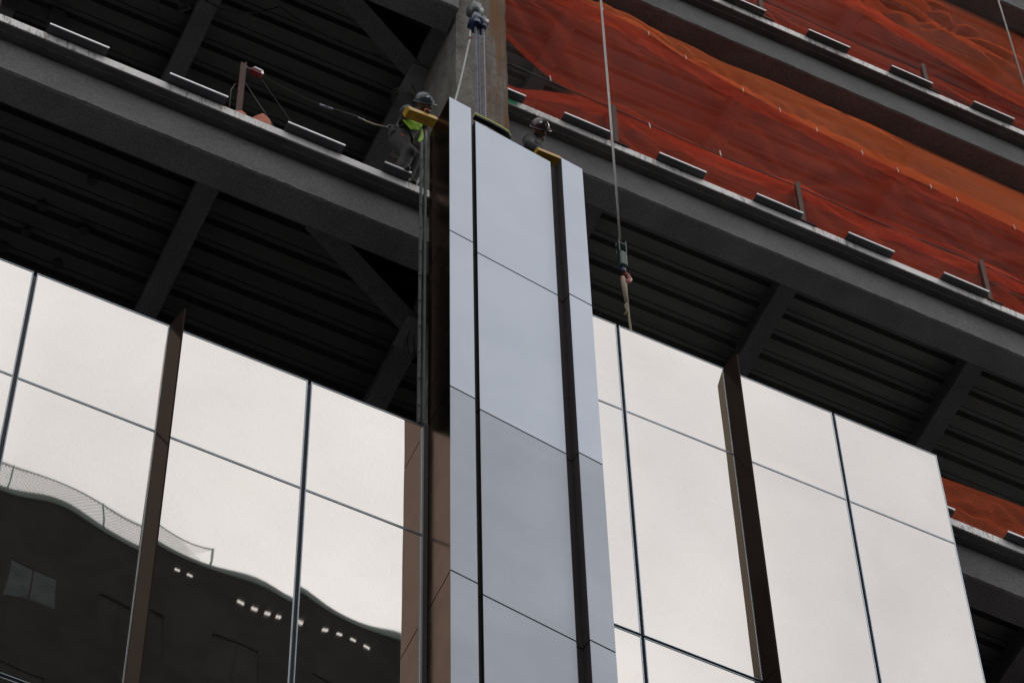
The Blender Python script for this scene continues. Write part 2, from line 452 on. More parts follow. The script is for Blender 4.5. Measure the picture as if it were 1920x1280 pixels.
def anchor(xc, half, yedge, zt, parent, x1cut=None):
    """folded steel bracket that juts out over the slab edge"""
    x0, x1 = xc-half, xc+half
    if x1cut: x1 = x1cut
    mb = MB()
    mb.box(x0, x1, yedge-.082, yedge+.10, zt+.003, zt+.012)
    o = mb.build('anchor_bracket', 'bracket_shaded', parent)
    MB().box(x0, x1, yedge-.092, yedge-.0825, zt-.002, zt+.020).build('bracket_lip', 'lip_lit', o)
    return o

def floor(side, zt, deck=True, beam=True, joists=(), anchors=(), half=.268):
    x0, x1, ye = (LX0, LX1 if zt < 32 else 6.57, YL) if side == 'L' else (RX0, RX1, YR)
    s = MB().box(x0, x1, ye, YB, zt-.115, zt).build('floor_slab', 'slab_concrete', bld)
    # folded steel edge strip and soffit in front of the beam
    MB().box(x0, x1, ye+.012, ye+.075, zt-.122, zt-.1155).build('edge_strip', 'deck_edge', bld)
    MB().box(x0, x1, ye+.083, ye+.158, zt-.128, zt-.1155).build('edge_strip', 'deck_edge', bld)
    if beam: edge_profile_beam('edge_beam', x0, x1, ye+.15, zt, bld)
    js = list(joists)
    for x in js: joist(x, ye+.36, YB-.2, zt, bld, mat='fireproofing' if zt > 36 else 'shaded_fireproofing')
    if deck:
        xs = [x0] + js + [x1]
        for a, b in zip(xs[:-1], xs[1:]): deck_sheet(a+.002, b-.002, ye+.34, YB-.05, zt, bld, 'deck_steel' if side == 'L' else ('deck_pale' if zt > 36 else 'deck_mid'))
    for a in anchors:
        cut = a[1] if isinstance(a, tuple) else None
        anchor(a[0] if cut else a, half, ye, zt, bld, cut)
    return s

JL = (-4.38, -2.19, 0.0, 2.18, 4.36, 6.53)
JR = (8.74, 10.93, 13.10, 15.28, 17.46)
ZL1, ZL2 = 29.82, 34.75
ZR0, ZR1, ZR2, ZR3 = 29.96, 34.80, 39.61, 44.45
floor('L', 24.90, deck=False, beam=False)
floor('L', ZL1, joists=JL, anchors=(1.83, 2.916, 4.006, 5.097, (6.005, 5.99)))
floor('L', ZL2, joists=JL)
floor('L', 39.6, deck=False, beam=False)
floor('R', 25.0, deck=False, beam=False)
floor('R', ZR0, joists=JR, anchors=(11.71, 12.80, 13.88))
floor('R', ZR1, joists=JR, anchors=((7.40, 7.725), 8.424, 9.491, 10.60, 11.66, 12.776, 13.86))
floor('R', ZR2, joists=JR, anchors=(9.49, 10.58, 11.663, 12.74, 13.816, 14.9))
floor('R', ZR3, joists=JR)
# diagonal floor braces beside the column, one per forward floor
for zt in (ZL1, ZL2):
    a = Vector((5.30, 13.98, zt-.60)); b = Vector((6.52, 14.58, zt-.60)); d = (b-a).normalized(); w = Vector((-d.y, d.x, 0))
    br = MB().obox((a+b)/2, d*((b-a).length/2), w*.10, Vector((0, 0, .03)))
    br.obox((a+b)/2 + Vector((0, 0, .21)), d*((b-a).length/2), w*.03, Vector((0, 0, .20)))
    br.build('brace', 'shaded_fireproofing', bld)
    MB().obox((6.50, 14.62, zt-.64), (.10, 0, 0), (0, .16, 0), (0, 0, .012)).build('gusset_plate', 'deck_edge', bld)
# column with rust streaks
cm = MB(); n = 160; vs = []; fs = []
poly = ((6.581, 13.85), (6.66, 13.846), (6.80, 13.85), (6.95, 13.847), (7.05, 13.85), (7.122, 13.852), (7.124, 14.2), (7.12, 14.59), (6.85, 14.592), (6.583, 14.59), (6.58, 14.3), (6.582, 14.05))
k = len(poly)
for i in range(n+1):
    z = 20 + 30*i/n
    for (x, y) in poly:
        vs.append((x+.012*noise.noise((x*7, y*7, z*4)), y+.012*noise.noise((x*7+9, y*7, z*4)), z))
for i in range(n):
    for j in range(k):
        a = i*k+j; b = i*k+(j+1) % k; fs.append((a, b, b+k, a+k))
colthing = MB().add(vs, fs).build('column', 'column_fireproofing', bld)
# keep rust mapping in metres across the face: shift mesh so that local x starts at the left edge
for vtx in colthing.data.vertices: vtx.co.x += 6.85 - 6.581
colthing.location.x = -(6.85 - 6.581)
# closing walls of the shell (core wall, ends)
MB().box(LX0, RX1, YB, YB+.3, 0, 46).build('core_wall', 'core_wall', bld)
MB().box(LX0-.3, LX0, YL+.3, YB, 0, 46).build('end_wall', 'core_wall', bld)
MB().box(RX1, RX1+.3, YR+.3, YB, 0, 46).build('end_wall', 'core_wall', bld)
MB().box(-60, 90, 14.95, YB, .15, 15.2).build('base_and_shade_wall', 'core_wall', bld)  # building base, stretched sideways out of view to darken the street
# dark pipe sleeves hanging under the forward floor
for (x, y) in ((3.50, 14.62), (3.21, 15.03), (3.18, 15.33), (3.62, 15.10), (3.54, 15.50), (3.05, 15.55)):
    MB().tube([(x, y, ZL1-.235), (x, y, ZL1-.20)], .046, 16).build('pipe_sleeve', 'sleeve_dark', bld)
# dim ducts and studs deep inside
for (x, y) in ((3.2, 17.0), (4.1, 17.0), (5.0, 17.0)):
    MB().box(x, x+.12, y, y+.12, 24.9, ZL1-.2).build('stud', 'fireproofing', bld)
for (x, y) in ((2.55, 15.6), (3.05, 15.6)):
    MB().box(x, x+.14, y, y+.14, ZL1, ZL2-.2).build('stud', 'fireproofing', bld)
# green paint mark and chalk writing on the slab edge beside the column
MB().box(7.30, 7.665, YR-.003, YR-.001, ZR1-.100, ZR1-.012).build('paint_mark', 'green_paint', bld)

def strokes(name, x, z, txt, h, mat, y, parent):
    G = {'2': ((0, 1, 1, 1), (1, 1, 1, .5), (1, .5, 0, 0), (0, 0, 1, 0)), '4': ((0, 1, 0, .45), (0, .45, 1, .45), (.8, 1, .8, 0)),
         '.': ((.3, .05, .6, .05),), '0': ((0, 0, 0, 1), (0, 1, 1, 1), (1, 1, 1, 0), (1, 0, 0, 0)), '1': ((.5, 0, .5, 1), (.2, .7, .5, 1)),
         '5': ((1, 1, 0, 1), (0, 1, 0, .55), (0, .55, 1, .45), (1, .45, .9, 0), (.9, 0, 0, 0)), 'B': ((0, 0, 0, 1), (0, 1, .9, .8), (.9, .8, 0, .5), (0, .5, 1, .25), (1, .25, 0, 0))}
    mb = MB()
    for ch in txt:
        if ch != ' ':
            for (a, b, c, d) in G[ch]:
                p = Vector((x+a*h*.42, y, z+b*h)); q = Vector((x+c*h*.42, y, z+d*h)); dd = (q-p); L = dd.length or .01; dd.normalize()
                w = Vector((-dd.z, 0, dd.x))*.006
                mb.obox((p+q)/2, dd*(L/2), Vector((0, .0012, 0)), w)
        x += h*.62
    return mb.build(name, mat, parent)
strokes('chalk_writing', 7.78, ZR1-.098, 'B4. 001. 152', .075, 'chalk_white', YR-.0025, bld)

# ------------------------------------------------------------------ curtain walls
def pane(x0, x1, z0, z1, y, seed, parent, amp=1.0):
    """mirror pane, very slightly pillowed as real heat treated glass is"""
    nx, nz = 16, max(10, int((z1-z0)/.09)); vs = []; fs = []
    r = random.Random(seed); p1, p2, p3 = (r.uniform(0, 6.28) for _ in range(3)); s1 = r.uniform(.6, 1.0)
    for j in range(nz+1):
        v = j/nz
        for i in range(nx+1):
            u = i/nx
            d = -.0011*(1-(2*u-1)**4)*(1-(2*v-1)**6)*s1
            d += .00025*math.sin(2.2*math.pi*u+p1)*math.sin(2.4*math.pi*v*(z1-z0)/1.5+p2) + .00018*math.sin(3.7*math.pi*v+p3)
            vs.append((x0+(x1-x0)*u, y+d*amp, z0+(z1-z0)*v))
    w = nx+1
    for j in range(nz):
        for i in range(nx): fs.append((j*w+i, j*w+i+1, (j+1)*w+i+1, (j+1)*w+i))
    mb = MB().add(vs, fs)
    mb.add([(x0, y, z0), (x1, y, z0), (x1, y, z1), (x0, y, z1), (x0, y+.024, z0), (x1, y+.024, z0), (x1, y+.024, z1), (x0, y+.024, z1)],
           [(0, 4, 5, 1), (1, 5, 6, 2), (2, 6, 7, 3), (3, 7, 4, 0), (4, 7, 6, 5)])
    o = mb.build('pane', 'coated_glass', parent, smooth=False)
    for pl in o.data.polygons[:nx*nz]: pl.use_smooth = True
    e = .009; f = MB()
    f.box(x0-e, x0-.0005, y-.004, y+.02, z0-e, z1+e); f.box(x1+.0005, x1+e, y-.004, y+.02, z0-e, z1+e)
    f.box(x0-.0004, x1+.0004, y-.004, y+.02, z1+.0005, z1+e); f.box(x0-.0004, x1+.0004, y-.004, y+.02, z0-e, z0-.0005)
    f.build('pane_frame', 'frame_aluminium', o)
    return o

def fin(xb, y, dx, dy, z0, z1, parent):
    n = Vector((-dy, dx, 0)).normalized()*.007
    a = Vector((xb, y, 0)); b = Vector((xb+dx, y+dy, 0))
    pl = [a-n, a+n, b+n, b-n]
    o = MB().prism([(p.x, p.y) for p in pl][::-1] if (pl[1]-pl[0]).cross(pl[2]-pl[1]).z < 0 else [(p.x, p.y) for p in pl], z0, z1).build('fin', 'fin_metal', parent)
    return o

def curtain(name, y, xs, zs, finx, label, xend=None):
    t = thing(name, ((xs[0]+xs[-1])/2, y, zs[-1]), label, 'curtain wall')
    g = .0235       # half of the gap between units
    for ci in range(len(xs)-1):
        for ri in range(len(zs)-1):
            z1, z0 = zs[ri], zs[ri+1]
            stack_t = .026 if ri % 2 == 0 and ri > 0 else .0115
            stack_b = .026 if ri % 2 == 1 else .0115
            lg = g if not (ci == 0) else .012
            rg = g if ci < len(xs)-2 else .012
            if xs[ci] in finx: lg = .016
            if xs[ci+1] in finx: rg = .016
            pane(xs[ci]+lg, xs[ci+1]-rg, z0+stack_b, z1-(stack_t if ri else .010), y, ci*17+ri*5+int(y*10), t)
    for x in xs[1:-1]:
        if x in finx: MB().box(x-.012, x+.012, y+.026, y+.12, zs[-1], zs[0]-.004).build('mullion', 'dark_gasket', t)
        else:
            MB().box(x-.045, x+.045, y+.026, y+.12, zs[-1], zs[0]-.004).build('mullion', 'dark_gasket', t)
    for ri, z in enumerate(zs):
        MB().box(xs[0], xs[-1], y+.028, y+.118, z-.04, z+(.035 if ri else -.006)).build('transom', 'dark_gasket', t)
    for x in finx:
        for ri in range(0, len(zs)-2, 2):
            fin(x, y-.006, .042, -.178, zs[ri+2]+.006, zs[ri]-.002, t)
    # solid back sheet behind the panes
    MB().box(xs[0]+.002, xs[-1]-.002, y+.122, y+.16, zs[-1], zs[0]-.012).build('back_pan', 'dark_gasket', t)
    return t

pl, pr = 1.092, 1.0943
XL = [-.41, .68, 1.772, 2.866, 3.930, 5.050, 5.982]
ZLg = [25.212, 23.731, 20.34, 18.86, 15.4]
curtain('curtain_wall', 13.2, XL, ZLg, (1.772, 3.930), 'mirror glass curtain wall left of the column cover, reflecting a dark roof')
XR = [7.30, 8.417, 9.492, 10.611, 11.690]
ZRg = [30.34, 28.872, 25.478, 24.0, 20.6]
curtain('curtain_wall', 14.375, XR, ZRg, (9.492,), 'mirror glass curtain wall right of the column cover, reflecting white sky')

# ------------------------------------------------------------------ column cover
CC = Vector((6.012, 12.79, 0)); ca = math.radians(6.138)
T = Vector((math.cos(ca), math.sin(ca), 0)); N = Vector((math.sin(ca), -math.cos(ca), 0))   # along the face, outward
def cbox(t0, t1, d0, d1, z0, z1, mb):
    """box in cover coordinates: t along the face, d depth behind the face"""
    pts = [CC+T*t0-N*d1, CC+T*t0-N*d0, CC+T*t1-N*d0, CC+T*t1-N*d1]
    pts = [(p.x, p.y) for p in pts]
    return mb.prism(pts, z0, z1)

def cover(name, zs, label, front):
    t = thing(name, (CC.x+.6, CC.y+.2, zs[-1]), label, 'column cover')
    for z1, z0 in zip(zs[:-1], zs[1:]):
        top = (z1 == zs[0])
        a, b = z0+.009, z1-(.009 if not (top and name == 'hoisted_column_cover') else 0)
        cbox(0.0, .216, 0, .004, a, b, MB()).build('edge_panel', front, t)
        cbox(1.132, 1.345, 0, .004, a, b, MB()).build('edge_panel', front, t)
        cdrop = .055 if (top and name == 'hoisted_column_cover') else 0
        cbox(.297, 1.055, .060, .064, a, b-cdrop, MB()).build('centre_panel', front, t)
        # returns of the panels into the two grooves
        cbox(.212, .216, .0045, .10, a, b, MB()).build('reveal', 'reveal_panel', t)
        cbox(.297, .301, .0645, .10, a, b-cdrop, MB()).build('reveal', 'reveal_panel', t)
        cbox(1.051, 1.055, .0645, .10, a, b-cdrop, MB()).build('reveal', 'reveal_panel', t)
        cbox(1.132, 1.136, .0045, .10, a, b, MB()).build('reveal', 'reveal_panel', t)
        cbox(.2165, .2965, .094, .098, a, b-cdrop, MB()).build('groove_back', 'reveal_panel', t)
        cbox(1.0555, 1.1315, .094, .098, a, b-cdrop, MB()).build('groove_back', 'reveal_panel', t)
        # side returns towards the glass
        MB().box(CC.x, CC.x+.004, CC.y+.004, 13.19, a, b).build('side_panel', 'bronze_panel', t)
        e = CC+T*1.345
        MB().box(e.x-.004, e.x, e.y+.004, e.y+.35, a, b).build('side_panel', 'bronze_panel', t)
    # inner framing that closes the joints
    mb = MB()
    cbox(.03, 1.338, .102, .14, zs[-1], zs[0]-.06, mb)
    cbox(.03, .206, .006, .10, zs[-1], zs[0]-.06, mb)
    cbox(1.14, 1.338, .006, .10, zs[-1], zs[0]-.06, mb)
    cbox(.304, 1.048, .068, .10, zs[-1], zs[0]-.08, mb)
    mb.box(CC.x+.008, CC.x+.05, CC.y+.15, 13.185, zs[-1], zs[0]-.06)
    mb.build('subframe', 'dark_gasket', t)
    return t
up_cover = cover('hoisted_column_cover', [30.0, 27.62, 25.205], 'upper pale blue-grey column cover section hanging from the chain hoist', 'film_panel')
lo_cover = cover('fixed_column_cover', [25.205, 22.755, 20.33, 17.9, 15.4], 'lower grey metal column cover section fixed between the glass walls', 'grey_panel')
# galvanised edge rail on the hoisted section, with its clips
MB().box(5.932, 5.947, 13.185, 13.215, 25.225, 29.80).build('edge_rail', 'galvanised', up_cover)
MB().box(5.967, 5.984, 13.178, 13.21, 25.225, 30.02).build('edge_rail', 'galvanised', up_cover)
for k in range(11):
    z = 25.45 + k*.40
    MB().box(5.922, 5.940, 13.176, 13.1845, z, z+.05).build('rail_clip', 'galvanised', up_cover)
# dark corner trim where the cover meets the left glass
MB().box(5.972, 6.008, 13.165, 13.195, 15.4, 25.2).build('corner_trim', 'dark_gasket', lo_cover)

# ------------------------------------------------------------------ guard posts and cables
def guard_post(x, y, z, h, label, rails=True):
    t = thing('guard_post', (x, y, z), label, 'guard post', 'rusty guard posts along the slab edges')
    mb = MB(); mb.box(x-.006, x+.006, y-.05, y+.05, z, z+h); mb.build('web', 'rusty_steel', t)
    MB().box(x-.052, x-.007, y-.056, y-.046, z, z+h-.05).build('flange', 'rusty_steel', t)
    MB().box(x-.09, x+.09, y-.09, y+.09, z+.001, z+.014).build('base_plate', 'rusty_steel', t)
    return t
guard_post(4.455, 13.72, ZL1, 1.14, 'rusty steel post on the left slab carrying the red lifeline reel')
guard_post(2.225, 13.72, ZL1, 1.14, 'rusty steel post cut by the left edge of the picture')
guard_post(8.82, 14.79, ZR1, .95, 'rusty steel post behind the long hanging steel cable')
guard_post(10.965, 14.79, ZR1, .97, 'rusty steel post in front of the red net, middle of three on its slab')
guard_post(13.16, 14.79, ZR1, .97, 'rusty steel post near the right edge, lower right of the red net')
guard_post(10.90, 14.79, ZR2, .9, 'rusty steel post at the top edge of the picture on the upper slab')
guard_post(13.05, 14.79, ZR2, .78, 'rusty steel post on the upper slab, towards the top right corner')
def wire(name, pts, r, mat, label, cat, group=None, seg=6):
    return tag(MB().tube(pts, r, seg).build(name, mat, None, True), label, cat, group)
wire('guard_cable', catenary((7.12, 14.84, 35.93), (8.85, 14.84, 35.86), .03) + catenary((8.85, 14.84, 35.86), (11.0, 14.84, 35.86), .04)[1:] + catenary((11.0, 14.84, 35.86), (13.19, 14.84, 35.86), .04)[1:] + catenary((13.19, 14.84, 35.86), (16, 14.84, 35.8), .04)[1:], .007, 'cable_dark', 'steel guard cable strung between the posts at the red net', 'cable')
wire('guard_cable', catenary((13.19, 14.84, 35.5), (16, 14.84, 35.38), .04), .007, 'cable_dark', 'lower steel guard cable right of the rightmost post', 'cable')
wire('guard_cable', catenary((10.94, 14.87, 40.52), (13.10, 14.87, 40.50), .03) + catenary((13.10, 14.87, 40.50), (16, 14.87, 40.45), .04)[1:], .007, 'cable_dark', 'steel guard cable above the upper slab', 'cable')
wire('guard_cable', catenary((13.10, 14.86, 40.08), (16, 14.86, 40.0), .04), .007, 'cable_dark', 'lower steel guard cable above the upper slab, right of its post', 'cable')
MID1 = [(6.9, 38.10), (8.5, 38.02), (9.28, 37.86), (9.72, 37.62), (10.42, 37.42), (11.3, 37.20), (12.28, 37.06), (13.0, 36.95), (13.71, 36.87), (16, 36.6), (19.5, 36.5)]
MID2 = [(9.5, 41.9), (11.0, 41.62), (12.15, 41.32), (12.63, 41.15), (13.17, 40.92), (13.86, 40.66), (14.28, 40.55), (16, 40.35), (19.5, 40.4)]
wire('net_cable', [(x, 14.735, z) for x, z in MID1], .004, 'cable_dark', 'thin cable along the seam of red and orange net', 'cable')

# ------------------------------------------------------------------ debris nets
def smooth_curve(pts):
    def f(x):
        s = 0; w = 0
        for k in range(-4, 5):
            g = math.exp(-(k/2.2)**2); s += g*lerp_curve(pts, x+k*.10)[0]; w += g
        return s/w
    return f

def net(name, x0, x1, bot, top, nx, nv, fold, seed, mat, label, hem=(), bulge=0.1, pins=None, group=None, skirt=0.0):
    """draped net between a bottom curve and a top curve, each x -> (y, z); hangs in scallops between its ties"""
    vs = []; fs = []
    for i in range(nx+1):
        x = x0+(x1-x0)*i/nx; yb, zb = bot(x); yt, zt = top(x)
        for j in range(nv+1):
            v = j/nv
            y = yb+(yt-yb)*v; z = zb+(zt-zb)*v
            env = math.sin(math.pi*min(max(v, 0), 1))
            # long folds that run down and along, fanning out from the ties
            p = 0.0
            if pins:
                for (px, pv, st) in pins:
                    dx = x-px; dv = (v-pv)*(zt-zb); rr = math.hypot(dx, dv)+.05
                    an = math.atan2(dv, dx)
                    p += st*(abs(math.sin(an*5+seed+px))**3-.4)*math.exp(-rr*1.3)*min(rr*2.5, 1)
            n1 = noise.noise((x*.55+seed, v*1.6, seed*.7)); n2 = noise.noise((x*.7+v*2.2+seed, v*5.0, 3.1)); n3 = noise.noise((x*.9-v*1.2+seed, v*15, 7.7))
            cr_ = max(1-abs(noise.noise((x*.55+v*1.3+seed, v*2.6, 11.3)))*2.4, 0)**9          # sharp creases
            c2_ = (1-abs(noise.noise((x*.35-v*.7+seed*2, v*5.5, 2.3)))*2.6)
            c2_ = max(c2_, 0)**8
            dy = fold*(1.3*n1+.30*n2+.04*n3) + p*1.6 - (.30*fold*cr_ + .12*fold*c2_)*(.35+1.3*max(0, noise.noise((x*.8, v*2, seed+20))))
            y += (dy)*(env*.85+.15) - bulge*env
            z += fold*.35*n2*env
            sx = .05*fold/.1*noise.noise((x*1.1, v*3, seed+5))*env
            vs.append((x+sx, y, z))
    w = nv+1
    for i in range(nx):
        for j in range(nv): fs.append((i*w+j, (i+1)*w+j, (i+1)*w+j+1, i*w+j+1))
    mb = MB().add(vs, fs)
    # doubled hems: a second layer of the same net folded over along an edge
    for (va, vb) in hem:
        ja, jb = int(round(va*nv)), int(round(vb*nv)); k = jb-ja+1; hv = []; hf = []
        for i in range(nx+1):
            for j in range(ja, jb+1):
                p = Vector(vs[i*w+j]); hv.append(p+Vector((0, -.012-.008*math.sin(i*.21+seed), .012*math.sin(i*.33+seed) if j in (ja, jb) else 0)))
        for i in range(nx):
            for j in range(k-1): hf.append((i*k+j, (i+1)*k+j, (i+1)*k+j+1, i*k+j+1))
        mb.add(hv, hf)
    o = mb.build(name, mat, None, True)
    return tag(o, label, 'net', group)

G = 'debris nets hung along the open floors'
m1 = smooth_curve(MID1); m2 = smooth_curve(MID2)
LOW1 = [(6.9, 37.15), (7.3, 36.90), (7.59, 36.55), (7.89, 36.12), (8.25, 35.78), (8.55, 35.62), (8.85, 35.72), (9.6, 35.58), (10.2, 35.62), (11.0, 35.78), (12, 35.65), (13.19, 35.80), (16, 35.7), (19.5, 35.7)]
lw1 = smooth_curve(LOW1)
net('debris_net', 7.125, 19, lambda x: (14.89+.03*math.sin(x*1.9), lw1(x)+.18), lambda x: (14.74, m1(x)), 340, 46, .05, 3.0, 'net_red',
    'large dark red net between the middle slab and the seam cable', bulge=.02, hem=((.82, 1.0), (0, .06)),
    pins=((8.60, 0.0, .07), (9.35, 1.0, .05), (8.7, 1.0, .05), (10.42, 1.0, .045), (11.3, 1.0, .04), (11.0, 0.02, .07), (12.28, 1.0, .04), (13.19, 0.02, .06), (13.0, 1, .03), (7.6, .8, .06)), group=G)
net('debris_net', 7.125, 19, lambda x: (14.87, ZR1+.006), lambda x: (14.885+.02*math.sin(x*5), 35.93-.22/(1+math.exp((x-8.5)*7))+.05*math.sin(x*2.9+1)-.18*math.exp(-((x-7.7)/.25)**2)), 340, 22, .05, 8.0, 'net_red',
    'low bright red net strip along the middle slab edge, between the posts', bulge=.02, hem=((.64, 1.0),),
    pins=((8.85, .9, .06), (11.0, .95, .06), (13.19, .95, .05), (7.3, .2, .03), (9.6, .1, .04), (12.2, .1, .04)), group=G)
net('debris_net', 7.125, 19, lambda x: (14.745, m1(x)-.02), lambda x: (15.24, 39.22), 320, 40, .05, 21.0, 'net_orange',
    'orange net rising from the seam cable to the beam above', bulge=.10, hem=((0, .12),),
    pins=((9.72, 0, .07), (10.42, 0, .06), (11.3, 0, .05), (8.6, 0, .06), (12.28, 0, .05), (12.0, .8, .05)), group=G)
net('debris_net', 9.5, 19, lambda x: (14.87, ZR2+.006), lambda x: (14.885, 40.50+.05*math.sin(x*2.3)), 200, 20, .04, 33.0, 'net_red',
    'low red net strip along the upper slab edge', bulge=.02, pins=((10.94, .9, .06), (13.1, .9, .06), (14.0, .3, .05)), group=G)
net('debris_net', 9.5, 19, lambda x: (14.89, 40.44+.05*math.sin(x*1.7)), lambda x: (14.72, m2(x)+.05), 270, 26, .035, 41.0, 'net_red',
    'smooth red net above the upper slab, its top edge sloping down right', bulge=.02, hem=((.78, 1.0),), pins=((12.63, 1, .03), (10.94, 0, .05), (13.1, 0, .05)), group=G)
net('debris_net', 9.5, 19, lambda x: (14.76, m2(x)-.15), lambda x: (15.24, 44.05), 270, 60, .11, 57.0, 'net_shaded',
    'orange net in a shade-darkened tone with deep folds in the top right corner', bulge=.12, pins=((12.2, .25, .18), (13.6, .35, .10), (12.9, .5, .12)), group=G)
net('debris_net', 11.3, 19, lambda x: (14.84, ZR0+.006), lambda x: (14.86, 30.97+.03*math.sin(x*4)), 190, 20, .06, 71.0, 'net_shaded',
    'short red net strip on the low slab right of the glass', bulge=.02, pins=((12.55, 1, .05), (12.0, .5, .04)), group=G)
net('debris_net', 13.10, 17, lambda x: (16.6, 25.1), lambda x: (16.3, 29.3-.9*max(0, 13.6-x)), 100, 40, .10, 83.0, 'net_shaded',
    'shadowed red net below the low slab in the bottom right corner', bulge=.05, pins=((12.45, .95, .12),), group=G)
# small ties along the seam
for x in (8.75, 9.30, 9.74, 10.42, 10.86, 11.3, 11.85, 12.28, 12.68, 13.0, 13.7):
    z = m1(x)
    tag(MB().tube([(x, 14.715, z+.03), (x+.006, 14.712, z-.03), (x-.004, 14.705, z-.09)], .0045, 5).build('net_tie', 'tie_white'), 'small pale tie on the cable seam of the nets', 'tie', 'ties on the net seam')
for x, z in ((8.05, 35.62), (9.18, 35.5), (10.0, 35.55)):
    tag(MB().tube([(x, 14.70, z+.05), (x+.004, 14.69, z-.08)], .007, 5).build('net_tie', 'tie_white'), 'white tie hanging low on the red net strip', 'tie', 'white ties on the low net strip')

# ------------------------------------------------------------------ hoists, cables, ropes
h = thing('chain_hoist', (6.48, 13.2, 30.0), 'blue chain hoist hanging in front of the rusty column', 'hoist')
MB().tube([(6.47, 13.2, 33.02), (6.45, 13.2, 45)], .007, 6).build('hanger_rope', 'cable_grey', h, True)
mb = MB(); mb.tube([(6.42, 13.2, 32.87), (6.52, 13.2, 32.93)], .062, 14); mb.box(6.428, 6.515, 13.15, 13.25, 32.90, 33.02); mb.build('top_block', 'galvanised', h, True)
MB().tube([(6.505, 13.2, 32.88), (6.525, 13.2, 32.82), (6.50, 13.2, 32.77), (6.47, 13.2, 32.80)], .012, 8).build('hook', 'chain_steel', h, True)
MB().box(6.43, 6.50, 13.13, 13.26, 32.55, 32.76).build('housing', 'hoist_blue', h, bevel=.012)
MB().box(6.515, 6.565, 13.14, 13.25, 32.55, 32.78).build('housing', 'hoist_blue', h, bevel=.012)
MB().tube([(6.42, 13.195, 32.66), (6.575, 13.195, 32.66)], .075, 18).build('chain_wheel', 'hoist_blue', h, True)
def chain(x, y, z0, z1, sc, name):
    mb = MB(); z = z0; k = 0; L = .036*sc
    while z < z1:
        ax = (1, 0, 0) if k % 2 else (0, 1, 0); c = Vector((x, y, z)); a = Vector(ax)
        pts = []
        for i in range(9):
            t = 2*math.pi*i/8; s = Vector((0, 0, 1))*math.sin(t)*L*.62 + (a)*math.cos(t)*L*.36
            pts.append(c+s)
        mb.tube(pts, .0065*sc, 5, caps=False); z += L*.86; k += 1
    return mb.build(name, 'chain_steel', h, True)
chain(6.470, 13.19, 30.02, 32.60, .72, 'load_chain')
chain(6.500, 13.20, 30.02, 32.60, .72, 'load_chain')
chain(6.540, 13.18, 30.02, 32.72, .85, 'hand_chain')
tag(MB().tube([Vector(p) for p in ((6.42, 13.2, 32.45), (6.41, 13.2, 32.24), (6.375, 13.2, 31.9), (6.34, 13.2, 31.57), (6.30, 13.2, 31.2), (6.255, 13.2, 30.85), (6.23, 13.1, 30.3), (6.2, 13.0, 29.8))], .0095, 8).build('sling_rope', 'hose_grey', None, True),
    'pale grey sling rope from the chain hoist to the cover corner', 'rope')
tag(MB().tube([(6.405, 13.2, 32.28), (6.42, 13.2, 32.27)], .02, 10).build('rope_tie', 'hook_red'), 'small red tie around the pale sling rope', 'tie')
st = MB()
pts = [(6.31, 12.925, 30.145), (6.36, 12.925, 30.14), (6.48, 12.93, 30.135), (6.58, 12.935, 30.12), (6.635, 12.935, 30.09), (6.655, 12.935, 30.03)]
for a, b in zip(pts[:-1], pts[1:]):
    a, b = Vector(a), Vector(b); d = b-a; st.obox((a+b)/2, d*.54, Vector((0, .022, 0)), Vector((0, 0, .011))); st.obox((a+b)/2-Vector((0, 0, .028)), d*.54, Vector((0, .022, 0)), Vector((0, 0, .0165)), 1)
st.box(6.34, 6.62, 12.95, 13.0, 29.86, 30.07, 1)
tag(st.build('webbing_sling', ['strap_yellow', 'harness_black']), 'yellow green webbing sling lying on the cover top', 'sling')

w = thing('winch_cable', (8.60, 14.5, 30.8), 'long steel winch cable hanging right of the column cover', 'cable')
MB().tube([(8.63, 14.5, 52), (8.600, 14.5, 35.5), (8.589, 14.5, 32.28)], .0075, 7).build('strand', 'cable_grey', w, True)
MB().tube([(8.645, 14.5, 52), (8.616, 14.5, 35.5), (8.603, 14.5, 32.24)], .005, 7).build('strand', 'cable_grey', w, True)
hk = thing('hook_block', (8.60, 14.5, 31.4), 'green hook block with red hook at the end of the winch cable', 'hook')
f = MB(); hx, hy = 8.60, 14.5
for dx in (-.036, .036):
    f.box(hx+dx-.005, hx+dx+.005, hy-.034, hy-.025, 31.99, 32.22); f.box(hx+dx-.005, hx+dx+.005, hy+.025, hy+.034, 31.99, 32.22)
f.box(hx-.042, hx+.042, hy-.032, hy+.032, 32.15, 32.165); f.box(hx-.042, hx+.042, hy-.032, hy+.032, 31.99, 32.005)
f.build('cage', 'block_green', hk)
MB().box(hx-.036, hx+.038, hy-.04, hy+.04, 31.74, 31.985).build('body', 'block_green', hk, bevel=.011)
MB().tube([(hx, hy, 31.74), (hx+.004, hy, 31.64)], .024, 10).build('swivel', 'hoist_blue', hk, True)
MB().tube([(hx+.004, hy, 31.65), (hx+.045, hy, 31.62), (hx+.062, hy, 31.55), (hx+.04, hy, 31.485), (hx-.006, hy, 31.47), (hx-.034, hy, 31.52)], [.018, .022, .027, .024, .019, .011], 10).build('hook', 'hook_red', hk, True)
sg = thing('rope_sling', (8.62, 14.5, 29.9), 'tan rope sling hanging from the red hook to behind the glass top', 'rope')
MB().tube([(hx-.012, hy, 31.54), (hx-.006, hy, 31.36), (hx+.006, hy, 31.09)], [.024, .022, .016], 8).build('eye', 'rope_tan', sg, True)
MB().tube([(hx+.017, hy, 31.52), (hx+.016, hy, 31.14), (hx+.02, hy, 30.8), (hx+.04, hy+.01, 30.4), (hx+.06, hy+.02, 29.98)], .012, 8).build('strand', 'rope_tan', sg, True)
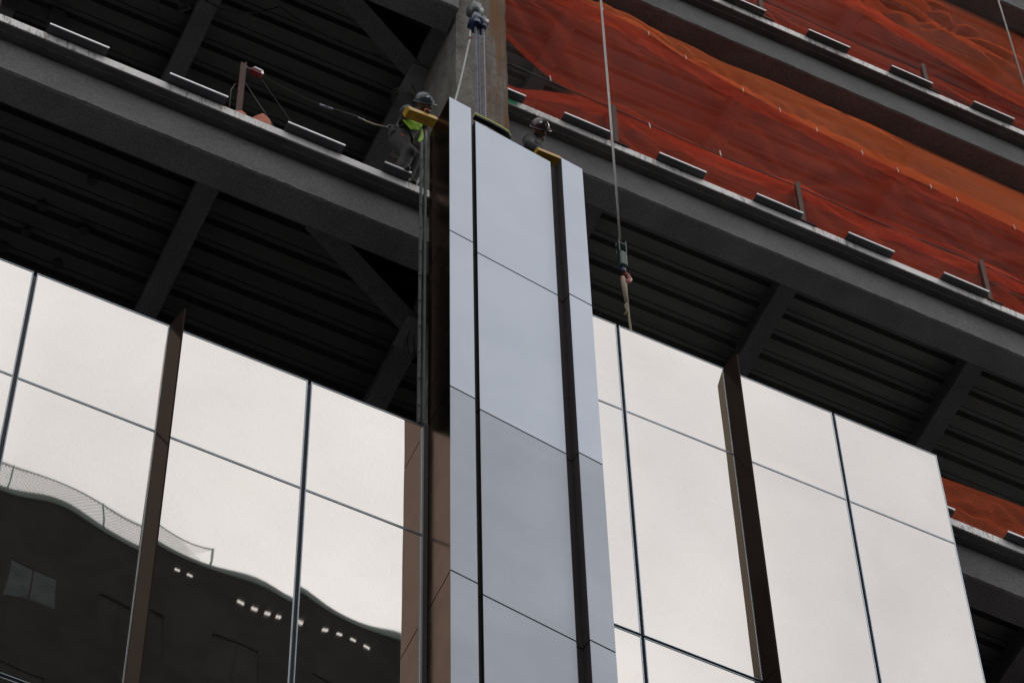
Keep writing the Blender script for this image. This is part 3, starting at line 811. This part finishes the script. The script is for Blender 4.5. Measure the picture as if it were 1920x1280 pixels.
MB().tube([(hx+.009, hy, 31.07), (hx-.012, hy, 31.01), (hx+.006, hy-.01, 30.92), (hx-.022, hy, 30.85)], .010, 6).build('tail', 'rope_tan', sg, True)
wire('winch_cable', [(14.165, 14.4, 50), (14.155, 14.4, 38.5)], .011, 'cable_grey', 'single steel cable hanging at the top right corner', 'cable')

def coil(c, R, name, label, mat, ax=(.2, -.3, 1), n=5, parent=None):
    mb = MB()
    for k in range(n):
        mb.torus((c[0]+random.uniform(-.02, .02), c[1]+random.uniform(-.02, .02), c[2]+random.uniform(-.03, .03)), R*random.uniform(.86, 1.05), .0042, (ax[0]+random.uniform(-.12, .12), ax[1]+random.uniform(-.12, .12), ax[2]), 36, 6, 1, .8, .05)
    mb.tube([(c[0]+.1, c[1], c[2]), (c[0]+.22, c[1]+.1, c[2]+.35), (c[0]+.12, c[1]+.1, c[2]+.62)], .008, 6)
    return tag(mb.build(name, mat, None, True), label, 'cable coil')
coil((6.36, 14.55, 33.40), .14, 'cable_coil', 'coil of grey cable hanging behind the first worker', 'cable_dark')
coil((3.95, 14.60, 33.42), .15, 'cable_coil', 'coil of dark cable under the ceiling at the top left', 'harness_black')
coil((6.42, 14.45, 28.66), .13, 'cable_coil', 'coil of dark hose in shadow left of the galvanised rail', 'harness_black', ax=(1, -.4, .3), n=3)
wire('ceiling_cable', catenary((4.3, 14.7, 34.1), (5.0, 14.5, 34.2), .22) + catenary((5.0, 14.5, 34.2), (6.1, 14.5, 34.05), .15)[1:], .008, 'harness_black', 'dark cable looping under the ceiling above the left slab', 'cable')

# lifeline reel and lanyard
r = thing('lifeline_reel', (4.56, 13.70, 30.85), 'red and white lifeline reel hooked to the left rusty post', 'lifeline reel')
dirv = Vector((.86, -.12, -.42)).normalized(); sidev = Vector((.30, .2, .9)).normalized(); sidev = (sidev-dirv*sidev.dot(dirv)).normalized(); nv = dirv.cross(sidev)
c = Vector((4.56, 13.68, 30.86))
MB().obox(c, dirv*.060, sidev*.042, nv*.032).build('housing', 'reel_red', r, bevel=.016)
MB().obox(c+sidev*.012-nv*.0335*(1 if nv.y > 0 else -1), dirv*.042, sidev*.024, nv*.003).build('face_plate', 'reel_face', r)
MB().tube([c-dirv*.06, c-dirv*.10, Vector((4.46, 13.69, 30.93))], .007, 6).build('snap_hook', 'chain_steel', r, True)
wire('lanyard', [c+dirv*.05] + catenary(c+dirv*.06, (5.18, 13.70, 30.79), .02)[1:], .0018, 'cable_dark', 'thin lifeline wire from the reel towards the worker', 'lanyard')
la = thing('shock_lanyard', (5.5, 13.68, 30.8), 'shock absorbing lanyard clipped to the back of the first worker', 'lanyard')
MB().tube([(5.175, 13.70, 30.79), (5.30, 13.69, 30.78)], .012, 8).build('swivel', 'chain_steel', la, True)
MB().tube([(5.31, 13.69, 30.78), (5.40, 13.69, 30.795), (5.53, 13.68, 30.80)], .016, 8).build('pack', 'harness_black', la, True)
MB().tube([(5.53, 13.68, 30.80), (5.60, 13.68, 30.80)], .010, 6).build('ring', 'chain_steel', la, True)
MB().tube([(5.60, 13.68, 30.80), (5.68, 13.64, 30.72), (5.77, 13.58, 30.64)], .008, 6).build('webbing', 'rope_tan', la, True)
MB().torus((5.80, 13.56, 30.62), .026, .006, (0, 1, .3), 18, 6, 1.3, .8).build('carabiner', 'chain_steel', la, True)
wire('guy_wire', [(4.47, 13.70, 30.62), (4.66, 13.72, 30.30), (4.83, 13.73, 29.99), (4.95, 13.75, 29.83)], .004, 'cable_dark', 'short guy wire from the left rusty post to the slab', 'cable')
wire('guy_wire', [(4.60, 13.69, 30.82), (4.90, 13.72, 30.35), (5.20, 13.74, 29.83)], .0018, 'cable_dark', 'thin wire slanting from the lifeline reel to the slab', 'cable')
wire('hose_loop', [(4.44, 13.70, 30.55), (4.38, 13.69, 30.50), (4.345, 13.68, 30.33), (4.35, 13.68, 29.9)], .004, 'cable_dark', 'thin loop of wire on the left of the rusty post', 'cable')

def tarp(pts, label, h):
    mb = MB(); n = len(pts); vs = []; fs = []
    for i, (x, y, hh) in enumerate(pts):
        for k in range(7):
            t = k/6; vs.append((x+.02*math.sin(k*2+i), y+.16*t-.02, ZL1+.004+hh*math.sin(math.pi*min(t*1.15, 1))*(1+.2*math.sin(i*2.3+k))))
    for i in range(n-1):
        for k in range(6): fs.append((i*7+k, (i+1)*7+k, (i+1)*7+k+1, i*7+k+1))
    return tag(mb.add(vs, fs).build('folded_tarp', 'orange_tarp', None, True), label, 'tarp')
tarp([(4.35, 13.63, .06), (4.40, 13.62, .13), (4.46, 13.62, .16), (4.50, 13.63, .14)], 'small orange tarp bundle behind the foot of the left rusty post', .2)
tarp([(4.53, 13.63, .03), (4.60, 13.62, .22), (4.65, 13.62, .27), (4.70, 13.62, .20), (4.73, 13.63, .10), (4.80, 13.64, .13), (4.90, 13.64, .11), (5.00, 13.64, .12), (5.04, 13.64, .02)], 'longer orange tarp lying on the left slab right of the post', .2)

# ------------------------------------------------------------------ workers
PS = .68     # body thickness of the figures
def capsule(mb, a, b, ra, rb, seg=12):
    a, b = Vector(a), Vector(b)
    mb.tube([a, a.lerp(b, .33), a.lerp(b, .66), b], [ra, ra+(rb-ra)*.33, ra+(rb-ra)*.66, rb], seg)
    mb.ball(a, ra, seg=seg, rings=8); mb.ball(b, rb, seg=seg, rings=8)

def person(name, label, loc, segs, balls, voxel=.0075):
    """one continuous body grown over tapered limbs; faces take the clothing of the nearest limb"""
    t = thing(name, loc, label, 'person')
    segs = [(a, b, ra*PS, rb*PS, q) for (a, b, ra, rb, q) in segs]; balls = [(c, x*PS, y*PS, z*PS, q) for (c, x, y, z, q) in balls]
    mb = MB()
    for (a, b, ra, rb, mt) in segs: capsule(mb, a, b, ra, rb)
    for (c, rx, ry, rz, mt) in balls: mb.ball(c, rx, ry, rz)
    tmp = mb.build('tmp_body', 'skin', t)
    md = tmp.modifiers.new('r', 'REMESH'); md.mode = 'VOXEL'; md.voxel_size = voxel; md.use_smooth_shade = True
    sm = tmp.modifiers.new('s', 'SMOOTH'); sm.factor = .5; sm.iterations = 3
    dg = bpy.context.evaluated_depsgraph_get()
    me = bpy.data.meshes.new_from_object(tmp.evaluated_get(dg))
    bpy.data.objects.remove(tmp, do_unlink=True)
    me.name = 'body'; me.materials.clear()
    mats = []
    for s in list(segs)+list(balls):
        if s[-1] not in mats: mats.append(s[-1])
    for q in mats: me.materials.append(M[q])
    og = Vector(loc); idx = []
    sg = [(Vector(a)-og, Vector(b)-og, ra, rb, mats.index(q)) for (a, b, ra, rb, q) in segs]
    bl = [(Vector(c)-og, (rx+ry+rz)/3, mats.index(q)) for (c, rx, ry, rz, q) in balls]
    for p in me.polygons:
        best = 9; bi = 0; c = p.center
        for (a, b, ra, rb, q) in sg:
            d = b-a; u = max(0, min(1, (c-a).dot(d)/d.length_squared)); v = (c-a-d*u).length - (ra+(rb-ra)*u)
            if v < best: best = v; bi = q
        for (cc, rr, q) in bl:
            v = (c-cc).length-rr
            if v < best: best = v; bi = q
        idx.append(bi); p.use_smooth = True
    me.polygons.foreach_set('material_index', idx)
    o = bpy.data.objects.new('body', me); COL.objects.link(o); o.parent = t; ORG[o.name] = og
    return t

def head_parts(hc, face, upv, skin='skin'):
    """skull, jaw, nose, ears from the head centre, facing direction and up direction"""
    hc, f, u = Vector(hc), Vector(face).normalized(), Vector(upv).normalized(); s = f.cross(u)
    k = PS
    segs = [(hc+u*.02*k, hc-(u*.06-f*.035)*k, .092, .062, skin), (hc-(u*.07-f*.03)*k, hc-(u*.09-f*.055)*k, .055, .045, 'beard_dark'),
            (hc+(f*.085+u*.015)*k, hc+(f*.112-u*.018)*k, .013, .017, skin), (hc+(f*.078-u*.055)*k+s*.02*k, hc+(f*.078-u*.055)*k-s*.02*k, .016, .016, 'beard_dark')]
    balls = [(hc+(s*.092-u*.01)*k, .018, .018, .03, skin), (hc-(s*.092+u*.01)*k, .018, .018, .03, skin),
             (hc+(f*.086+s*.033+u*.022)*k, .013, .013, .013, 'beard_dark'), (hc+(f*.086-s*.033+u*.022)*k, .013, .013, .013, 'beard_dark')]
    return segs, balls

def hand(wrist, dirv, upv, glove, curl=.6, tip='glove_black', side=1):
    """palm, four fingers of different length curling, thumb off the side"""
    w, d, u = Vector(wrist), Vector(dirv).normalized(), Vector(upv).normalized(); s = d.cross(u)*side; k = PS
    pc = w+d*.085*k; out = [(w+s*.018*k, pc+s*.026*k, .024, .019, glove), (w-s*.018*k, pc-s*.026*k, .024, .019, glove)]
    for (off, L) in ((.030, .068), (.010, .078), (-.011, .072), (-.031, .056)):
        b = pc+s*off*k; m1 = b+(d*math.cos(curl*.6)-u*math.sin(curl*.6))*L*.55*k; m2 = m1+(d*math.cos(curl*1.7)-u*math.sin(curl*1.7))*L*.5*k
        out += [(b, m1, .0115, .0105, glove), (m1, m2, .0105, .009, tip)]
    b = w+(d*.03+s*.03)*k; m1 = b+(d*.6+s*.7-u*.2)*.045*k; m2 = m1+(d*.8+s*.1-u*.5)*.035*k
    out += [(b, m1, .014, .012, glove), (m1, m2, .012, .010, tip)]
    return out

def helmet(hc, face, upv, mat, parent, tilt=0.0):
    hc, f, u = Vector(hc), Vector(face).normalized(), Vector(upv).normalized(); s = f.cross(u)
    R = Matrix((s, f, u)).transposed()
    k = PS
    mb = MB(); c = hc+(u*.055-f*.005)*k
    mb.ball(c, .118*k, .138*k, .118*k, 24, 12, rot=R, zmin=-.08)
    o = mb.build('helmet', mat, parent, True)
    br = MB(); vs = []; fs = []
    for i in range(25):
        t = 2*math.pi*i/24; e = .008 + (.034*max(0, math.sin(t))**2)
        for q, (dr, dz) in enumerate(((-.004, .004), (e, -.006), (e, -.014), (-.004, -.006))):
            p = Vector(((.118+dr)*math.cos(t), (.138+dr)*math.sin(t), dz))*k; vs.append(c-u*.006*k+R @ p)
    for i in range(24):
        for q in range(4): fs.append((i*4+q, i*4+(q+1) % 4, (i+1)*4+(q+1) % 4, (i+1)*4+q))
    br.add(vs, fs).build('brim', mat, o, True)
    rd = MB()
    rd.tube([c+R @ (Vector((0, .14*math.cos(a), .120*math.sin(a)))*k) for a in [i*math.pi/10 for i in range(1, 10)]], .010*k, 6)
    rd.build('ridge', mat, o, True)
    ex = MB(); ex.tube([hc+(s*.095+u*.04)*k, hc+(s*.085-u*.05+f*.02)*k, hc-(u*.125-f*.06)*k, hc-(s*.085+u*.05-f*.02)*k, hc-(s*.095-u*.04)*k], .006*k, 5)
    ex.build('chin_strap', 'harness_black', o, True)
    st_ = MB(); st_.obox(c+(s*.075+f*.06+u*.078)*k*1.01, f*.022*k, (s*.7+u*.7)*.001, (u*.7-s*.7)*.016*k); st_.build('sticker', 'reel_face', o)
    return o

# worker one: leans out over the slab edge, yellow level in front of him
HC1 = Vector((6.03, 13.365, 30.885)); F1 = r2*.93 - fwd*.25 - u2*.22; U1 = u2*.95 - fwd*.10 + r2*.1
U1 = (U1-F1.normalized()*U1.dot(F1.normalized())).normalized()
hs, hb = head_parts(HC1, F1, U1)
segs = hs + [
    (HC1-U1*.07, (5.985, 13.42, 30.79), .054, .062, 'skin'),
    ((5.905, 13.54, 30.50), (5.945, 13.475, 30.66), .145, .150, 'jacket_grey'),
    ((5.945, 13.475, 30.66), (5.975, 13.435, 30.77), .150, .105, 'jacket_grey'),
    ((5.885, 13.375, 30.67), (6.02, 13.485, 30.79), .085, .080, 'jacket_grey'),
    ((5.895, 13.40, 30.58), (5.99, 13.50, 30.66), .115, .11, 'jacket_grey'),
    ((5.875, 13.365, 30.66), (5.820, 13.315, 30.50), .080, .066, 'jacket_grey'),
    ((5.820, 13.315, 30.50), (5.952, 13.19, 30.305), .062, .046, 'jacket_grey'),
    ((6.02, 13.485, 30.78), (6.06, 13.405, 30.61), .072, .060, 'jacket_grey'),
    ((6.06, 13.405, 30.61), (6.02, 13.285, 30.45), .056, .044, 'jacket_grey'),
    ((5.88, 13.53, 30.42), (5.935, 13.61, 30.46), .135, .130, 'trouser_grey'),
    ((5.865, 13.53, 30.39), (5.945, 13.495, 30.15), .128, .092, 'trouser_grey'),
    ((5.945, 13.495, 30.15), (5.925, 13.565, 29.93), .092, .074, 'trouser_grey'),
    ((5.93, 13.50, 30.19), (5.955, 13.475, 30.12), .085, .085, 'trouser_grey'),
    ((5.92, 13.555, 30.00), (5.93, 13.555, 29.94), .086, .080, 'trouser_grey'),
    ((5.925, 13.565, 29.93), (5.925, 13.565, 29.865), .066, .055, 'boot_black'),
    ((5.92, 13.585, 29.858), (5.945, 13.50, 29.856), .052, .044, 'boot_black'),
    ((5.945, 13.61, 30.42), (6.04, 13.545, 30.22), .120, .086, 'trouser_grey'),
    ((6.04, 13.545, 30.22), (6.005, 13.66, 29.95), .084, .066, 'trouser_grey'),
    ((6.005, 13.66, 29.94), (6.005, 13.66, 29.87), .066, .055, 'boot_black'),
    ((6.0, 13.675, 29.858), (6.05, 13.60, 29.856), .052, .044, 'boot_black'),
]
segs += hand((5.952, 13.180, 30.300), (.12, -.95, -.16), (.0, -.15, .98), 'glove_orange', 1.25)
segs += hand((6.02, 13.285, 30.45), (-.20, -.55, -.80), (.1, -.8, .5), 'glove_black', 1.1)
w1 = person('person', 'worker in blue grey helmet, grey clothes and lime vest bending at the slab edge', (5.93, 13.58, ZL1), segs, hb)
helmet(HC1, F1, U1, 'helmet_blue', w1)
def cloth(rows, name, mat, parent, th=.005):
    nr, nc = len(rows), len(rows[0]); vs = [Vector(p) for rw in rows for p in rw]; n = nr*nc
    vs += [p+Vector((.002, th, .001)) for p in vs]; fs = []
    for a in range(nr-1):
        for b in range(nc-1):
            i = a*nc+b; fs += [(i, i+nc, i+nc+1, i+1), (i+n, i+n+1, i+n+nc+1, i+n+nc)]
    for a in range(nr-1):
        for b in (0, nc-1):
            i = a*nc+b; fs.append((i, i+n, i+n+nc, i+nc))
    for b in range(nc-1):
        for a in (0, nr-1):
            i = a*nc+b; fs.append((i, i+1, i+1+n, i+n))
    return MB().add(vs, fs).build(name, mat, parent, True)
# the open lime vest: a tail blown out at the waist and a strip down the far side
cloth([[(5.84, 13.41, 30.56), (5.90, 13.37, 30.55), (5.96, 13.355, 30.54), (6.01, 13.37, 30.54)],
       [(5.85, 13.39, 30.48), (5.91, 13.35, 30.46), (5.965, 13.33, 30.455), (6.015, 13.345, 30.46)],
       [(5.88, 13.38, 30.41), (5.925, 13.335, 30.385), (5.97, 13.32, 30.37), (6.005, 13.34, 30.40)],
       [(5.915, 13.375, 30.35), (5.94, 13.345, 30.32), (5.965, 13.33, 30.295), (5.985, 13.345, 30.34)]], 'vest', 'hi_vis', w1)
cloth([[(6.01, 13.36, 30.44), (6.035, 13.39, 30.45), (6.05, 13.42, 30.46)], [(6.0, 13.34, 30.34), (6.03, 13.365, 30.35), (6.05, 13.40, 30.36)],
       [(5.985, 13.335, 30.24), (6.015, 13.36, 30.25), (6.035, 13.39, 30.26)], [(5.975, 13.36, 30.17), (5.995, 13.375, 30.18), (6.01, 13.39, 30.20)]], 'vest', 'hi_vis', w1)
MB().torus((5.905, 13.555, 30.485), .100, .016, (.2, -.25, 1), 28, 6).build('tool_belt', 'harness_black', w1, True)
MB().box(5.775, 5.825, 13.46, 13.55, 30.37, 30.50).build('tool_pouch', 'harness_black', w1, bevel=.010)
MB().tube([(5.835, 13.44, 30.50), (5.845, 13.40, 30.62), (5.895, 13.37, 30.72), (5.96, 13.40, 30.775)], .014, 6).build('harness_strap', 'harness_black', w1, True)
MB().tube([(5.84, 13.46, 30.48), (5.90, 13.40, 30.50), (5.97, 13.42, 30.53)], .012, 6).build('harness_strap', 'harness_black', w1, True)
MB().obox((5.868, 13.443, 30.315), (.020, .004, 0), (0, .002, 0), (.003, 0, .012)).build('logo_patch', 'patch_red', w1)

# yellow box channel held against the cover
def yellow_box(c, ax, ay, az, label):
    c, ax, ay, az = Vector(c), Vector(ax), Vector(ay), Vector(az)
    t = thing('yellow_spirit_level', c, label, 'spirit level', 'yellow levels held against the column cover')
    w_ = .006
    MB().obox(c-ay, ax, ay.normalized()*w_, az).build('front_web', 'yellow_metal', t)
    MB().obox(c+ay, ax, ay.normalized()*w_, az).build('back_web', 'yellow_metal', t)
    MB().obox(c-az*.86, ax*.985, ay*.90, az.normalized()*w_).build('bottom_flange', 'yellow_metal', t)
    MB().obox(c+az*.2, ax*.985, ay*.90, az.normalized()*w_).build('inner_flange', 'yellow_metal', t)
    MB().obox(c-az*.86-az.normalized()*(w_+.001), ax*.42, ay*.10, az.normalized()*.001).build('slot', 'yellow_dark', t)
    MB().obox(c-ax, ax.normalized()*.005, ay*.97, az*.97).build('end_cap', 'yellow_metal', t)
    MB().obox(c+ax, ax.normalized()*.005, ay*.97, az*.97).build('end_cap', 'yellow_metal', t)
    return t
yellow_box((5.912, 13.165, 30.205), (.140, .010, .034), (-.004, .038, -.004), (-.010, .004, .034), 'yellow metal spirit level in front of the first worker, left of the cover')
yellow_box((7.040, 12.985, 30.065), (.115, .008, .020), (-.003, .034, -.004), (-.005, .004, .030), 'yellow metal spirit level below the second worker, resting on the cover top')

# worker two: head and shoulders above the cover
HC2 = Vector((7.034, 13.10, 30.752)); F2 = r2*.74 - fwd*.62 - u2*.28; U2 = u2*.95 - fwd*.05 + r2*.05
U2 = (U2-F2.normalized()*U2.dot(F2.normalized())).normalized()
hs, hb = head_parts(HC2, F2, U2)
segs = hs + [
    (HC2-U2*.06, (7.02, 13.17, 30.65), .075, .085, 'jacket_black'),
    ((7.03, 13.26, 30.42), (7.02, 13.20, 30.60), .15, .135, 'jacket_black'),
    ((6.94, 13.12, 30.54), (7.11, 13.24, 30.60), .088, .088, 'jacket_black'),
    ((6.94, 13.12, 30.54), (6.91, 13.08, 30.36), .076, .064, 'jacket_black'), ((6.91, 13.08, 30.36), (6.98, 13.03, 30.24), .060, .05, 'jacket_black'),
    ((7.11, 13.24, 30.60), (7.16, 13.16, 30.42), .076, .064, 'jacket_black'), ((7.16, 13.16, 30.42), (7.10, 13.05, 30.24), .060, .05, 'jacket_black'),
    ((7.03, 13.26, 30.44), (7.06, 13.52, 30.42), .15, .145, 'jacket_black'), ((7.01, 13.54, 30.41), (7.11, 13.58, 30.41), .135, .135, 'trouser_grey'),
    ((7.01, 13.55, 30.38), (7.00, 13.60, 30.14), .12, .09, 'trouser_grey'), ((7.00, 13.60, 30.14), (7.0, 13.68, 29.92), .088, .07, 'trouser_grey'),
    ((7.11, 13.59, 30.38), (7.13, 13.63, 30.14), .12, .09, 'trouser_grey'), ((7.13, 13.63, 30.14), (7.13, 13.72, 29.92), .088, .07, 'trouser_grey'),
    ((7.0, 13.70, 29.858), (7.01, 13.62, 29.856), .056, .046, 'boot_black'), ((7.13, 13.74, 29.858), (7.15, 13.66, 29.856), .056, .046, 'boot_black'),
]
segs += hand((6.98, 13.03, 30.24), (.35, -.4, -.6), (.2, -.5, .8), 'glove_black', .9)
segs += hand((7.10, 13.05, 30.24), (-.1, -.6, -.6), (.0, -.6, .8), 'glove_black', .9, side=-1)
w2 = person('person', 'worker in dark brown helmet looking over the cover top, right of the column', (7.06, 13.6, ZL1), segs, hb)
helmet(HC2, F2, U2, 'helmet_brown', w2)
s2 = F2.normalized().cross(U2); f2 = F2.normalized()
MB().tube([HC2-s2*.07+U2*.03-f2*.02, HC2-s2*.085-f2*.09-U2*.02, HC2-r2*.14-u2*.10], .008, 6).build('hose', 'harness_black', w2, True)
MB().tube([HC2-f2*.13+U2*.03-s2*.03, HC2-s2*.085+U2*.032-f2*.04, HC2-s2*.05+U2*.036+f2*.075, HC2+f2*.10+U2*.038, HC2+s2*.05+U2*.036+f2*.075], .007, 6).build('goggle_band', 'harness_black', w2, True)

# ------------------------------------------------------------------ the tower over the road (seen in the glass)
TZ, TY = 61.75, -12.0
tw = thing('brick_tower', (14, TY-8, 0), 'dark brick building reflected in the lower left glass', 'building')
wz = []
z = 4.3
while z < 60: wz.append(z); z += 3.6
TX0, TX1 = 1.5, 19.0
mb = MB(); mb.box(TX0, TX1, TY-22, TY-.1, 0, TZ); mb.build('wall', 'tower_brick', tw)
MB().box(-90, 110, TY-22, TY-.105, 0, 27).build('street_shade_block', 'tower_brick', tw)  # unseen neighbour mass, added to keep skylight off the street
MB().box(TX0, TX1, TY-.098, TY+.03, TZ-.13, TZ+.04).build('parapet', 'tower_trim', tw)
# front skin in piers and spandrels so that the windows sit in real openings
sk = MB()
zs = [0]
for z in wz: zs += [z, z+1.3]
zs.append(TZ-.13)
for a, b in zip(zs[0::2], zs[1::2]): sk.box(TX0, TX1, TY-.098, TY, a, b)
px = TX0
while px < TX1:
    for z in wz: sk.box(px, px+.95, TY-.098, TY, z, z+1.3)
    px += 2.1
sk.build('brick_skin', 'tower_brick', tw)
for z in wz[-3:]:
    for i in range(8):
        x = TX0 + i*2.1 + .95
        lit = z > 57 and i == 3
        wdw = MB().box(x, x+1.15, TY-.050, TY-.030, z, z+1.3).build('window', 'window_lit' if lit else 'tower_pane', tw)
        MB().box(x+.56, x+.60, TY-.029, TY-.02, z, z+1.3).build('window_bar', 'tower_brick', wdw)
for x in (12.07, 12.41, 13.58, 13.89, 14.21, 14.51, 15.18, 15.55, 15.91, 16.26, 17.3, 17.65, 18.0):
    MB().box(x-.07, x+.07, TY+.001, TY+.03, 60.96, 61.0).build('wall_lamp', 'lamp_glow', tw)
fc = thing('rooftop_fence', (8, TY-.1, TZ), 'green chain link fence on the roof edge reflected in the left glass', 'fence')
for x in (-1.2, 1.2, 3.6, 6.0, 8.35, 10.65, 12.93):
    MB().tube([(x, TY-.1, TZ+.04), (x+.03, TY-.1, TZ+.45), (x, TY-.1, TZ+.90)], .024, 8).build('fence_post', 'fence_green', fc, True)
MB().tube([(-1.2, TY-.1, TZ+.88), (12.93, TY-.1, TZ+.88)], .016, 8).build('top_rail', 'fence_green', fc)
ms = MB(); x = -1.2
while x < 12.1:
    for sgn in (1, -1):
        xa = x; xb = x+.80
        ms.tube([(xa, TY-.1, TZ+(.05 if sgn > 0 else .87)), (xb, TY-.1+.004*sgn, TZ+(.87 if sgn > 0 else .05))], .0065, 3, caps=False)
    x += .10
ms.build('mesh_wire', 'wire_grey', fc)['kind'] = 'stuff'
